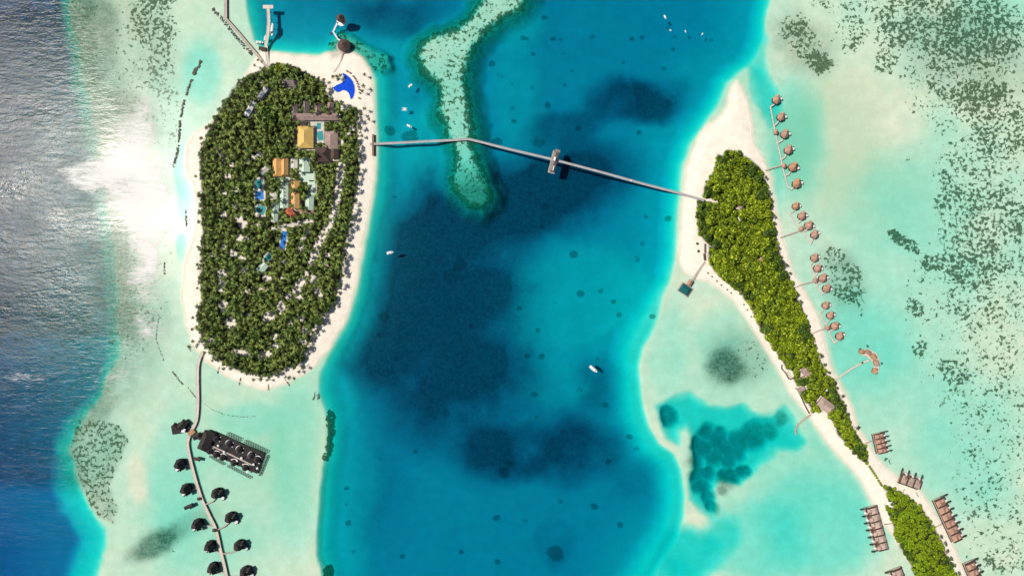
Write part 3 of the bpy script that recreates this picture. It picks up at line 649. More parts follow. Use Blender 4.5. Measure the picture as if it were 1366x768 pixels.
def crown_arrays(seed, rc, h, n, leaf):
    r = np.random.default_rng(seed); V_ = []; F_ = []
    nb = 9; cs = [np.array([0, 0, h])]+[np.array([math.cos(a)*rc*.58*r.uniform(.7, 1.1), math.sin(a)*rc*.58*r.uniform(.7, 1.1), h-rc*.22+r.uniform(-.8, .8)]) for a in np.linspace(0, 6.28, nb)[:-1]+r.uniform(0, .5)]
    rs = [rc*.55]+[rc*r.uniform(.34, .50) for _ in range(nb-1)]
    for i in range(n):
        b = int(r.integers(0, len(cs))); d = r.normal(size=3); d[2] = abs(d[2])*.9-.25; d /= np.linalg.norm(d)
        rad = rs[b]*r.uniform(.72, 1.08); p = cs[b]+d*rad*np.array([1, 1, .85])
        nn = d+r.normal(size=3)*.30; nn /= np.linalg.norm(nn)
        t = np.cross(nn, [.3, .5, .8]); t /= np.linalg.norm(t); q = np.cross(nn, t); s = leaf*r.uniform(.6, 1.3); an = r.uniform(0, 6.28)
        e1 = (t*math.cos(an)+q*math.sin(an))*s; e2 = (-t*math.sin(an)+q*math.cos(an))*s*.62
        o = len(V_); V_ += [p-e1, p-e2+nn*.1*s, p+e1, p+e2+nn*.1*s]; F_.append((o, o+1, o+2, o+3))
    tm = MB(); tm.tube([(0, 0, -.4), (.1, .1, h*.4), (0, 0, h*.8)], [.42, .3, .16], 6)
    for a in (0.4, 2.3, 4.4): tm.tube([(.05, .05, h*.38), (math.cos(a)*rc*.3, math.sin(a)*rc*.3, h*.62), (math.cos(a)*rc*.52, math.sin(a)*rc*.52, h*.8)], [.2, .13, .06], 5)
    return np.array(V_), np.array(F_), tm
BRO = [crown_arrays(20+s, rc, h, n, 1.15) for s, (rc, h, n) in enumerate([(5.2, 7.5, 380), (6.0, 9.5, 440), (4.6, 6.0, 320), (5.6, 11.0, 420), (4.0, 5.5, 260)])]
BROM = {}
for mk in ('leaf', 'darkleaf', 'shrub'):
    BROM[mk] = []
    for a, f, tm in BRO:
        me = fast_mesh('leaf_crown', a, f, False); me.materials.append(M[mk]); BROM[mk].append((me, tm.mesh('branching_trunk', 'bark')))

def tree(kind, u, v, z, crown_me, trunk_me, label, cat, group, sc=1.0, ry=None, tilt=(0, 0)):
    o = link(kind, None); o.empty_display_size = 1; o.location = W(u, v, z); o.rotation_euler = (tilt[0], tilt[1], random.uniform(0, 6.28) if ry is None else ry); o.scale = (sc,)*3
    tag(o, label, cat, group)
    link('trunk', trunk_me, o); link('crown', crown_me, o); return o

def mass(name, items, mats, label, cat):
    """items: (verts, faces, trunkMB, u, v, z, scale, rz) -> ONE object"""
    cv, cf, tv, tf, o1, o2 = [], [], [], [], 0, 0
    for (a, f, tm, u, v, z, sc, rz) in items:
        c, s_ = math.cos(rz), math.sin(rz); Rm = np.array([[c, -s_, 0], [s_, c, 0], [0, 0, 1]]); off = np.array(W(u, v, z))
        b = a@Rm.T*sc+off; cv.append(b); cf.append(f+o1); o1 += len(b)
    me = fast_mesh(name, np.concatenate(cv), np.concatenate(cf), False); me.materials.append(M[mats])
    o = link(name, me); tag(o, label, cat, kind='stuff'); return o

def scatter(poly, step, jit, seed, keep=lambda u, v: True, bpad=1.0, cpad=0.0, edge=0.0):
    r = random.Random(seed); xs = [p[0] for p in poly]; ys = [p[1] for p in poly]; out = []
    v = min(ys); row = 0
    while v < max(ys):
        u = min(xs)+(step/2 if row % 2 else 0)
        while u < max(xs):
            out.append((u+r.uniform(-jit, jit), v+r.uniform(-jit, jit))); u += step
        v += step*.87; row += 1
    A = np.array(out); d = sdf(poly, A[:, 0], A[:, 1]); m = (d > edge) & ~cleared(A[:, 0], A[:, 1], cpad, bpad)
    return [(float(a[0]), float(a[1]), float(dd)) for a, dd, k in zip(A, d, m) if k]

# western island: palms
broad1 = [(372,90,1.25,'leaf'),(364,101,.9,'darkleaf'),(362,138,1.3,'darkleaf'),(357,150,1.1,'darkleaf'),(370,132,1.1,'darkleaf'),(443,166,.95,'darkleaf'),(403,252,.95,'darkleaf'),(401,247,.8,'darkleaf'),(404,259,.8,'darkleaf'),(355,268,.6,'leaf'),(357,285,.7,'leaf'),(385,305,.6,'leaf'),(390,316,.9,'leaf'),(385,330,.7,'leaf'),(286,425,1.2,'darkleaf'),(290,436,1.1,'darkleaf'),(342,448,1.2,'darkleaf'),(336,410,1.0,'darkleaf'),(318,415,1.0,'darkleaf'),(445,398,1.1,'darkleaf'),(436,410,1.1,'darkleaf'),(425,428,1.0,'darkleaf'),(400,480,1.0,'darkleaf'),(348,490,1.0,'darkleaf'),(310,232,.9,'leaf'),(334,110,.8,'darkleaf'),(366,205,.9,'darkleaf'),(375,200,.9,'darkleaf'),(365,160,1.2,'darkleaf'),(360,175,1.1,'darkleaf'),(373,165,1.1,'darkleaf'),(412,453,.7,'darkleaf'),(404,478,.7,'darkleaf'),(396,238,.6,'leaf')]
bi_ = 0
for (u, v, s_, mk) in broad1:
    uu, vv = WR(u, v, 8); a, t = BROM[mk][bi_ % 5]; bi_ += 1
    lab = 'bright rounded broadleaf tree rising among the western island palms' if mk == 'leaf' else 'dark rounded broadleaf tree rising among the western island palms'
    tree('broadleaf_tree', uu, vv, gz(uu, vv), a, t, lab, 'tree', 'broadleaf trees among the western island palms', s_)
pts = scatter(V1, 5.3, 2.1, 5)
pp = []
for (u, v, d) in pts:
    if any((u-b[0])**2+(v-b[1])**2 < (b[2]*3.4)**2 for b in broad1): continue
    pp.append((u, v, d))
edge_extra = [(258,439),(257,423),(263,436),(255,462),(265,459),(259,455),(272,470),(285,480),(300,490),(312,128),(318,115),(297,137),(345,80),(342,88),(350,92),(455,100),(451,102),(444,104),(453,106),(485,117),(476,145),(484,122),(482,152),(487,146),(492,160),(483,180),(487,100),(447,408),(437,414),(415,450),(414,462),(420,446),(423,440),(405,490),(386,505),(372,498),(382,503),(398,496),(358,507),(340,505),(349,503),(470,300),(462,345),(474,290),(456,385),(430,430),(276,170),(285,155),(268,185),(262,236),(265,262),(266,296),(263,330),(264,352),(265,385),(266,415),(475,158),(463,160),(466,175),(461,152),(455,150),(468,190),(459,178),(476,205),(395,98),(411,100),(425,105)]
for e in edge_extra: pp.append((e[0], e[1], -1.0))
pp.sort(key=lambda t: t[2])
NI = 262
items = []
for i, (u, v, d) in enumerate(pp):
    k = random.randrange(5); sc = random.uniform(.62, 1.15) if d > 0 else random.uniform(.6, .85)
    uu, vv = WR(u, v, 9*sc); z = max(gz(uu, vv), .05)
    if i < NI:
        lab = ('coconut palm on the open sand fringe of the western island' if d < 0 else 'coconut palm along the outer rim of the western island grove')
        tree('coconut_palm', uu, vv, z, PALM[k][0], PALM[k][1], lab, 'palm tree', 'coconut palms rimming the western island', sc, tilt=(random.uniform(-.06, .06), random.uniform(-.16, .02)))
    else: items.append((PAL[k][0], PAL[k][1], None, uu, vv, z, sc*random.uniform(.8, 1.25), random.uniform(0, 6.28)))
mass('palm_grove', items, 'palm', 'dense inner palm grove filling the rounded western island', 'palm grove')
# low undergrowth below the palms
low_ = []
for (u, v, d) in scatter(V1, 9.5, 4, 15, cpad=1.5, bpad=2, edge=6):
    if random.random() < .8:
        k = random.randrange(5); uu, vv = WR(u, v, 3); low_.append((BRO[k][0][:600], BRO[k][1][:150], None, uu, vv, gz(uu, vv)-.6, .45, random.uniform(0, 6.28)))
mass('undergrowth', low_, 'darkleaf', 'low shrubs growing under the western island palms', 'shrubs')

# eastern island: broadleaf forest
pts = [(u, v, d) for (u, v, d) in scatter(V2, 7.6, 2.4, 25, bpad=1.5, edge=.8)]
pts3 = [(u, v, d) for (u, v, d) in scatter(V3, 8.6, 2.6, 27, edge=.8)]
pts.sort(key=lambda t: t[2]); 
rest = []
n_ind = 0
for i, (u, v, d) in enumerate(pts):
    k = random.randrange(5); sc = random.uniform(.5, 1.22) if d > 4 else random.uniform(.5, .75)
    uu, vv = WR(u, v, 7*sc)
    dark = (vnoise(np.array([u]), np.array([v]), 26, 8)[0]+(.30 if (u < 972-(v-200)*.05 and v < 330) else 0)) > .60
    mk = 'darkleaf' if dark else 'leaf'
    if i < 235:
        lab = 'dark green bushy tree in the forest strip of the eastern island' if dark else 'yellow green bushy tree in the forest strip of the eastern island'
        tree('broadleaf_tree', uu, vv, gz(uu, vv), BROM[mk][k][0], BROM[mk][k][1], lab, 'tree', 'bushy trees on the eastern island', sc); n_ind += 1
    else: rest.append((BRO[k][0], BRO[k][1], None, uu, vv, gz(uu, vv), sc*1.1, random.uniform(0, 6.28)))
mass('broadleaf_forest', rest, 'leaf', 'inner yellow green forest canopy of the slender eastern island', 'forest')
items = []
for (u, v, d) in scatter(V2, 6.0, 2.5, 29, bpad=2, edge=1.0):
    k = random.randrange(5); uu, vv = WR(u, v, 3); items.append((BRO[k][0][:1000], BRO[k][1][:250], None, uu, vv, gz(uu, vv)-1.0, .55, random.uniform(0, 6.28)))
for (u, v, d) in scatter(V3, 4.6, 1.9, 33, edge=.8):
    k = random.randrange(5); uu, vv = WR(u, v, 3); items.append((BRO[k][0][:1040], BRO[k][1][:260], None, uu, vv, gz(uu, vv)-1.2, .56, random.uniform(0, 6.28)))
hedge = [(1158,621),(1160,624),(1162,627),(1164,630),(1166,633),(1168,636),(1170,640),(1172,643),(1174,646)]
for (u, v) in hedge: items.append((BRO[1][0][:1000], BRO[1][1][:250], None, u, v, gz(u, v)-1.2, .32, random.uniform(0, 6.28)))
mass('shrub_cover', items, 'shrub', 'bright green low shrub cover on the eastern island and its southern tail', 'shrubs')
for (u, v, d) in sorted(pts3, key=lambda t: t[2])[:70]:
    k = random.randrange(5); sc = random.uniform(.4, .72); uu, vv = WR(u, v, 4); mk = 'darkleaf' if vnoise(np.array([u]), np.array([v]), 14, 8)[0] > .55 else 'shrub'
    if v > 800: continue
    tree('broadleaf_tree', uu, vv, gz(uu, vv)-.8, BROM[mk][k][0], BROM[mk][k][1], ('dark ' if mk == 'darkleaf' else 'bright ')+'green low tree on the southern tail of the eastern island', 'tree', 'low trees on the southern tail of the eastern island', sc)
# palms on the eastern fringe
for (u, v) in [(1024,236),(1026,246),(1027,256),(1030,266),(1031,277),(1034,288),(1035,297),(1037,318),(1040,330),(1045,343),(1050,354),(1056,364),(1064,392),(1069,402),(1088,460),(1085,450),(1096,474),(1102,486),(1108,497),(1114,507),(1120,518),(1126,528),(1130,541),(1133,553),(1136,563),(1262,725),(1266,735),(1271,745),(1276,755),(1281,765),(1257,716),(1145,570)]:
    k = random.randrange(5); sc = random.uniform(.6, .85); uu, vv = WR(u-2, v, 8)
    tree('coconut_palm', uu, vv, max(gz(uu, vv), .05), PALM[k][0], PALM[k][1], 'coconut palm leaning over the reef side shore of the eastern island', 'palm tree', 'coconut palms on the eastern shore of the eastern island', sc)
for (u, v, t) in [(929.5,325,'round dark bush alone on the western sand of the eastern island, northern of two'),(931,335,'round dark bush alone on the western sand of the eastern island, southern of two'),(941.5,243,'round dark bush on the sand just north of the long bridge landing')]:
    tree('bush', u, v, gz(u, v)-1.6, BROM['darkleaf'][2][0], BROM['darkleaf'][2][1], t, 'bush', None, .42)

# ------------------------------------------------------------------ buildings
def house(label, u, v, L, Wd, rot, wh, rh, inset, rm, wallm='wall', name='resort_building', group=None):
    uu, vv = WR(u, v, wh+2); z = max(gz(uu, vv), 0)-.1
    t = thing(name, label, 'building', uu, vv, z, rot, group)
    l2, w2 = L-1.6, Wd-1.6
    w = MB().box((0, 0, wh/2), (l2, w2, wh)).build('wall', wallm, t)
    rf = MB().hip(L, Wd, wh+.003, rh, inset*.8 if inset else 0).build('roof', rm, t)
    r = max(L/2-inset*.8, .05)
    MB().box((0, 0, wh+rh+.03), (2*r, .5, .16)).build('ridge_cap', rm if rm not in ('gold', 'orange') else 'paledeck', rf)
    n = max(1, int(l2//5))
    for s_ in (-1, 1):
        for i in range(n):
            x = (i+.5)*l2/n-l2/2
            if s_ == 1 and i == 0:
                MB().box((x, s_*(w2/2+.04), 1.1), (1.1, .1, 2.2)).build('door', 'woodwall', t); continue
            MB().box((x, s_*(w2/2+.04), wh*.55), (1.6, .1, 1.3)).build('window', 'glass', t)
    return t
for r in ROOFS: 
    t = house(*r)
    if 'skylights' in r[0]:
        for i in range(7):
            a = math.atan2(3, 5.5)
            sk = MB(); sk.box((0, 0, 0), (1.5, 1.6, .14)); o = sk.build('skylight', 'glass', [c for c in t.children if c.name.startswith('roof')][0])
            o.location = (-15+i*4.6, 1.6, 5+.25+(3-.25)*(1-1.6/5.5)+.1); o.rotation_euler = (-math.atan2(2.75, 5.5), 0, 0)
for r in ROOF2: house(*r, wallm='woodwall')
# eaves of the pyramid roof / star roof extra wings
# round pavilions
def round_hut(name, label, cat, u, v, r, h, rh, rm, n=10, z=None, group=None):
    uu, vv = WR(u, v, h+2); t = thing(name, label, cat, uu, vv, (max(gz(uu, vv), 0) if z is None else z), 0, group)
    MB().cone((0, 0), r*.78, r*.78, -.2, h, n).build('wall', 'woodwall', t)
    rf = MB().cone((0, 0), r, .12, h+.003, h+rh, n).cone((0, 0), r, r, h-.25, h, n).build('roof', rm, t)
    MB().cone((0, 0), .25, .25, h+rh-.1, h+rh+.4, 6).build('finial', 'pile', rf)
    return t
round_hut('pavilion', 'round pale pavilion between teal pools and the skylit green roof', 'pavilion', 365.5, 262, 4.6, 3.2, 1.6, 'paving', 14)

def slab(name, label, cat, poly, z, th, mat, kind=None, group=None):
    cu = sum(p[0] for p in poly)/len(poly); cv = sum(p[1] for p in poly)/len(poly); zz = gz(cu, cv)+z if z < 50 else z-100
    mb = MB().prism([(p[0]-cu, -(p[1]-cv)) for p in poly], -th, 0)
    o = mb.build(name, mat); o.location = W(cu, cv, zz); tag(o, label, cat, group, kind); return o
def rect(u, v, a, b, r=0):
    t = R(r); return [(u+x*math.cos(t)-y*math.sin(t), v+x*math.sin(t)+y*math.cos(t)) for x, y in ((-a, -b), (a, -b), (a, b), (-a, b))]
def pool(label, poly, mat, rim=.9, deckpoly=None):
    cu = sum(p[0] for p in poly)/len(poly); cv = sum(p[1] for p in poly)/len(poly)
    t = thing('swimming_pool', label, 'pool', cu, cv, gz(cu, cv))
    P = [(p[0]-cu, -(p[1]-cv)) for p in poly]
    # coping: offset outwards radially by rim
    def off(p): l = math.hypot(*p) or 1; return (p[0]*(1+rim/l), p[1]*(1+rim/l))
    MB().prism([off(p) for p in P], -.5, .22).build('coping', 'paving', t)
    MB().prism(P, -.3, .26).build('pool_water', mat, t)
    if deckpoly:
        MB().prism([(p[0]-cu, -(p[1]-cv)) for p in deckpoly], -.4, .12).build('pool_deck', 'paving', t)
    return t
BP = [(400+x/11.29, 68+y/11.29) for x, y in [(655,345),(700,365),(760,410),(805,470),(830,540),(835,610),(820,680),(800,725),(770,735),(760,690),(740,640),(700,605),(650,600),(610,625),(570,630),(530,600),(505,565),(560,525),(620,500),(670,470),(685,430),(665,390),(645,360)]]
pool('cobalt blue crescent swimming pool by the north east beach', BP, 'poolblue', .8)
pool('terrace pool basin of teal water, northern and smaller, by the golden roof', rect(426,169,2.8,4.2,3), 'poolteal', .8, rect(424,177,8.5,14.5,2))
pool('terrace pool basin of teal water, southern and larger, by the golden roof', rect(428,182,4,6.2,-8), 'poolteal', .8)
for lab, pol, m in [('small teal garden pool just south of the diagonal grey green hut', rect(346,246,5,6,8), 'poolteal'), ('teal garden pool, middle of the chain west of the round pavilion', rect(347,261,5.5,5.5,-6), 'poolsky'), ('teal garden pool with pale rim, southernmost of the chain west of the green roofs', rect(349,280,6,5.5,25), 'poolteal'),
                    ('narrow bright blue lap pool below the diagonal footpath', rect(379,320,3.6,11.5,9), 'poolsky'), ('small teal plunge pool beside the pale blue grey roof', rect(358.5,343.5,5.5,3.6,-52), 'poolteal')]:
    pool(lab, pol, m, .9)
slab('terrace', 'pale green paved terrace joining the green hall to its southern wing', 'terrace', rect(410,236,10,6.5,0), .35, .6, 'green')
slab('terrace', 'narrow pale green terrace running south beside the leafy courtyard', 'terrace', rect(417,252,4.5,11,3), .35, .6, 'green')
def path(label, pts, w, mat='paving', z=.12, name='footpath'):
    P = [W(*p) for p in pts]; mb = MB().strip(P, w, 0, .12); o = mb.build(name, mat); zs = max(gz(*p) for p in pts); o.location.z = max(zs, .1)+z-.1; tag(o, kind='structure'); return o
path('', [(363,307),(375,303),(395,299),(410,294),(420,292)], 2.6)
path('', [(364,237.5),(380,238),(401,240)], 2.4)
path('', [(413,311),(405,318),(402,326)], 1.6)
path('', [(322,278.5),(342,278)], 1.2)
path('', [(446,97.5),(453,88),(456,80),(458,70)], 1.6, 'deck')
path('', [(943,328),(957,328.5)], 1.4)
path('', [(960,358),(966,367)], 1.4)

# ------------------------------------------------------------------ jetties
PILE = MB().cone((0, 0), .28, .28, -8, 0, 6).mesh('pile', 'pile')
def jetty(label, pts, w, zt=2.2, mat='paledeck', step=12, name='jetty', cat='jetty', rails=True, group=None):
    c = pts[0]; t = thing(name, label, cat, c[0], c[1], 0)
    P = [(p[0]-c[0], -(p[1]-c[1])) for p in pts]
    dk = MB().strip(P, w, zt-.35, zt).build('deck', mat, t)
    if rails:
        for s_ in (-1, 1):
            Q = []
            for i, p in enumerate(P):
                a = Vector(P[max(i-1, 0)]); b = Vector(P[min(i+1, len(P)-1)]); d = (b-a).normalized(); Q.append((p[0]-d.y*s_*(w/2-.15), p[1]+d.x*s_*(w/2-.15), zt+.9))
            MB().tube(Q, .09, 4).build('handrail', 'paledeck' if mat != 'darkdeck' else 'darkdeck', dk)
    acc = 0; cnt = 0
    for i in range(len(P)-1):
        a, b = Vector(P[i]), Vector(P[i+1]); L = (b-a).length; d = (b-a)/max(L, 1e-6); s0 = (step-acc) if acc else step/2
        s0 = max(0, s0); s = s0
        while s < L and cnt < 96:
            q = a+d*s
            if gz(c[0]+q.x, c[1]-q.y) < .3:
                for k in (-1, 1):
                    o = link('pile', PILE, t); o.location = (q.x-d.y*k*(w/2-.4), q.y+d.x*k*(w/2-.4), zt-.36); cnt += 1
            s += step
        acc = (L-(s-step)) if L > s0 else acc+L
    return t
def smooth(pts, n=4):
    out = []
    for i in range(len(pts)-1):
        p0 = pts[max(i-1, 0)]; p1 = pts[i]; p2 = pts[i+1]; p3 = pts[min(i+2, len(pts)-1)]
        for j in range(n):
            t = j/n
            out.append(tuple(.5*((2*p1[k])+(-p0[k]+p2[k])*t+(2*p0[k]-5*p1[k]+4*p2[k]-p3[k])*t*t+(-p0[k]+3*p1[k]-3*p2[k]+p3[k])*t**3) for k in (0, 1)))
    return out+[tuple(pts[-1])]

jetty('long timber footbridge crossing the lagoon between the two islands', smooth([(494,193),(520,192),(560,190),(600,188),(622,186.6),(634,188.5),(680,200),(735,213),(800,230),(860,246.5),(910,259.5),(938,268)], 4), 3.0, 3.2, 'bridge', 11, name='footbridge', cat='bridge')
jetty('pale main jetty curving south from the western island to the dark water villas', smooth([(272,468),(266,482),(264.5,500),(265,535),(263,560),(256,575),(251.5,588),(253,603),(259,628),(266,652),(272,669),(281,688),(289,705),(295,732),(301,756),(308,790),(316,830)], 3), 3.8, 2.4, 'paledeck', 14)
jetty('straight northern service jetty running off the top edge and angling to the grove', [(302,-45),(302,26),(318,44),(334,63),(347,78),(360,95)], 3.4, 2.4, 'deck', 11)
ARR = jetty('pale T headed arrival jetty with boats alongside', [(358.5,11),(359.5,30),(358,48),(355.5,60),(357,75),(359,88)], 4.0, 2.2, 'paledeck', 9)
MB().box((0, .5, 2.2), (13.6, 4.8, .45)).build('head_platform', 'paledeck', ARR)
jetty('thin white walkway zigzagging out to the tower restaurant', [(457,57),(451,53),(445,43.5),(451,31)], 1.9, 2.2, 'white', 6)
jetty('timber jetty on the western sand spit leading to the teal roofed dive centre', [(940,349),(930,363),(921.5,376)], 2.6, 2.3, 'deck', 6)
jetty('short bent grey jetty south west of the eastern island clearing', [(1081,552),(1071,559),(1063,566),(1060,573),(1061,579)], 1.9, 2.0, 'deck', 6)

# bridge landing and pavilion
slab('landing_stage', 'dark brown landing wall where the long bridge meets the western beach', 'landing', rect(498.3,194,1.3,14,0), 103.3, 3.0, 'woodwall')
def gable(label, u, v, L, Wd, rot, wh, rh, rm, z, name='pavilion', cat='pavilion', wallm='woodwall'):
    t = thing(name, label, cat, u, v, z, rot)
    MB().box((0, 0, -.2), (L+2, Wd+1.6, .4)).build('deck', 'deck', t)
    for sx in (-1, 1):
        for sy in (-1, 1):
            MB().box((sx*(L/2-.8), sy*(Wd/2-.6), wh/2), (.4, .4, wh)).build('post', 'woodwall', t)
    rf = MB().hip(L, Wd, wh, rh, 2).build('roof', rm, t)
    return t
t = gable('long grey brown roofed pavilion halfway along the footbridge', 738.5, 217, 28, 7.5, -76, 3, 3, 'greyroof', 3.4)
MB().box((3, 0, 6.3), (5, 2.4, .7)).build('roof_vent', 'white', t); MB().box((-9, -1, 5.2), (6, 2, .6)).build('awning', 'canvas', t)
slab('landing_stage', 'small floating landing stage north of the bridge pavilion', 'landing', rect(743,204,3.4,4.4,14), 101.2, .8, 'greyroof')

# buggy on the bridge
t = thing('golf_buggy', 'small white golf buggy driving on the long bridge', 'buggy', 841.5, 241.6, 3.2, 15.5)
MB().box((0, 0, .55), (2.6, 1.3, .5)).build('body', 'white', t); MB().box((-.1, 0, 1.85), (2.0, 1.35, .1)).build('canopy', 'white', t)
MB().box((-.2, 0, .95), (.6, 1.1, .35)).build('seat', 'cushion', t)
for sx in (-.85, .85):
    for sy in (-.6, .6):
        w = MB().tube([(0, -.1, 0), (0, .1, 0)], .28, 10).build('wheel', 'glass', t); w.location = (sx, sy, .28)
        MB().tube([(sx*.9, sy*.95, .7), (sx*.9, sy*.95, 1.82)], .04, 5).build('canopy_post', 'pile', t)

# ------------------------------------------------------------------ water villas
PILES4 = MB().cone((0, 0), .3, .3, -6, 0, 6).mesh('pile', 'pile')
def make_villa(roof, h, kind):
    rt = .25 if kind == 'tan' else 2.4
    t = link('water_villa', None); t.empty_display_size = 1
    pts = [(6.2*math.cos(R(a)), 5.6*math.sin(R(a))) for a in (20, 75, 130, 180, 235, 290, 340)]
    MB().prism(pts, -.3, 0).prism([(4.5, -2.2), (9.0, -2.9), (9.0, 1.9), (4.5, 2.2)], -.3, -.02).build('deck', 'darkdeck', t)  # near-black boards; the roof's shadow beside the tub is painted in
    MB().prism([(p[0]*.70, p[1]*.70) for p in pts], 0, 3).build('wall', 'woodwall', t)
    rf = MB().cone((-.6, 0), 5.7, rt, 3, 3+h, 6, R(8)).cone((-.6, 0), 5.8, 5.7, 2.75, 3, 6, R(8)).build('roof', roof, t)
    g1 = MB(); g1.hip(7.6, 5.4, 2.9, h*.62, 1.6); o = g1.build('side_roof', roof, rf); o.location = (1.1, 2.6, .05); o.rotation_euler = (0, 0, R(55))
    g2 = MB(); g2.box((0, 0, 0), (4.2, .5, .2)); o = g2.build('ridge', 'greyroof' if kind == 'dark' else roof, rf); o.location = (1.1, 2.6, 2.95+h*.62+.1); o.rotation_euler = (0, 0, R(55))
    tub = MB().cone((6.9, -.6), 1.7, 1.7, -.1, .75, 12).build('hot_tub', 'white', t)
    MB().cone((6.9, -.6), 1.35, 1.35, .76, .79, 12).build('tub_rim', 'canvas', tub)
    for a in (30, 90, 150, 210, 270, 330):
        p = link('pile', PILES4, t); p.location = (4.6*math.cos(R(a)), 4.3*math.sin(R(a)), -.3)
    MB().box((3.4, -2.6, 1.1), (1, .08, 2.1), R(-50)).build('door', 'glass', t)
    return t
proto_tan = make_villa('thatch', 6.4, 'tan'); proto_org = make_villa('thatch2', 6.4, 'tan'); proto_dark = make_villa('charcoal', 7.5, 'dark')
first = {}
def villa(proto, u, v, rot, label, group, scale=1.0):
    uu, vv = WR(u, v, 5)
    if proto.name not in first:
        first[proto.name] = 1; proto.location = W(uu, vv, 2.2); proto.rotation_euler = (0, 0, -R(rot)); proto.scale = (scale,)*3
        tag(proto, label, 'villa', group); return proto
    c = dup(proto, uu, vv, 2.2, rot, label, scale); c['category'] = 'villa'; c['group'] = group; return c

ORD = ['first', 'second', 'third', 'fourth', 'fifth', 'sixth', 'seventh', 'eighth', 'ninth']
CH = [
 ('northernmost reef jetty', [(1037,133),(1043,156),(1048,179),(1053,200),(1059,223),(1064,245)], [(1035,176),(1046,221)],
  [[(1033,139),(1027,143),(1028.5,152),(1032,170),(1036,190),(1040,208),(1043,222),(1046,235),(1050,250),(1055,253),(1059,248)], [(1020,228),(1031,224),(1043,221)], [(1032,168),(1036,165),(1039,159)], [(1037,191),(1042,188),(1044,182)], [(1042,213),(1046,210),(1049,204)], [(1046,235),(1051,233),(1054,228)]]),
 ('second reef jetty by the forest bulge', [(1063,275),(1071,288),(1080,301),(1088,313)], [(1069,305)],
  [[(1059,281),(1053,285),(1060,298),(1069,308),(1075,317),(1081,325),(1084,318)], [(1040,317),(1052,313),(1065,308)], [(1064,298),(1067,294)], [(1070,309),(1075,307),(1076,304)]]),
 ('third reef jetty by the dark weed patch', [(1088,344),(1092,358),(1099,371),(1104,385)], [(1088,374)],
  [[(1084,348),(1080,354),(1084,365),(1087,374),(1090,384),(1096,392),(1100,388)], [(1058,384),(1070,379),(1086,375)], [(1086,368),(1090,363)], [(1089,380),(1094,376)]]),
 ('fourth and southernmost reef jetty', [(1103,407.5),(1109,421),(1115,435),(1121.5,448.5)], [(1104,437)],
  [[(1098,412),(1093,418),(1099,430),(1104,438),(1107,448),(1112,457),(1118,452)], [(1083,444.5),(1093,440),(1103,437)], [(1101,432),(1105,426)], [(1107,442),(1111,438)]]),
]
for ci, (cn, vl, hubs, jl) in enumerate(CH):
    for i, p in enumerate(vl):
        pr = proto_org if (ci == 1 and i == 0) or (ci == 0 and i in (4, 5)) else proto_tan
        villa(pr, p[0]-.5, p[1], (-12+random.uniform(-16, 16)), 'reddish thatched villa, %s from north on the %s' % (ORD[i], cn), 'reddish water villas along the reef jetties', (1.05 if ci < 1 else .95)*random.uniform(.93, 1.08))
    for i, p in enumerate(hubs):
        lab = 'small thatched shelter %s on the %s' % (('at the junction' if len(hubs) == 1 else ('between second and third villa' if i == 0 else 'at the shore walkway')), cn)
        round_hut('shelter', lab, 'shelter', p[0], p[1], 3.7, 2.6, 3.0, 'thatch', 6, z=2.2, group='junction shelters on the reef jetties')
    nm = ['main walkway', 'shore walkway', 'short branch walkway', 'other short branch walkway', 'third short branch walkway', 'southern short branch walkway']
    for i, l in enumerate(jl):
        jetty('thin pale %s of the %s' % (nm[i], cn), l, 1.7, 2.15-.008*i, 'paledeck' if i != 1 else 'deck', 7, rails=False, group='walkways of the reef jetties')

# restaurant cluster
rest_l = ['north western end', 'second from the north', 'bend', 'east side', 'southern end']
for i, (u, v, r_) in enumerate([(1149.5,469,10),(1158,469.5,35),(1165.5,475.5,55),(1169,484,75),(1167,494.5,100)]):
    uu, vv = WR(u, v, 5)
    t = house('reddish hipped restaurant roof at the %s of the curved overwater cluster' % rest_l[i], u, v, [6.5,6.5,8,8,8][i], [5.5,6,6.5,6.2,6.6][i], r_, 3.5, 4.6, 2.4, 'thatch' if i % 2 else 'thatch2', 'woodwall', 'overwater_restaurant', 'roofs of the curved overwater restaurant')
    t.location.z = 2.25
slab('deck_platform', 'curved dark timber deck under the overwater restaurant roofs', 'deck', [(1146,466),(1158,465),(1168,471),(1172,480),(1171,496),(1165,496),(1164,487),(1161,480),(1154,475),(1147,473)], 102.15, .4, 'paledeck')
jetty('long pale walkway from the eastern island to the curved overwater restaurant', [(1110,508),(1118,503),(1135,491),(1150,483),(1158,480)], 2.2, 2.1, 'paledeck', 8)
for i, (u, v) in enumerate([(1145,465),(1148,483),(1155,461),(1174,484)]):
    tree('potted_tree', u, v, 2.0, BROM['darkleaf'][4][0], BROM['darkleaf'][4][1], 'leafy green screen plant at the %s edge of the restaurant deck' % ['north western', 'south western', 'northern', 'eastern'][i], 'plant', None, .36)

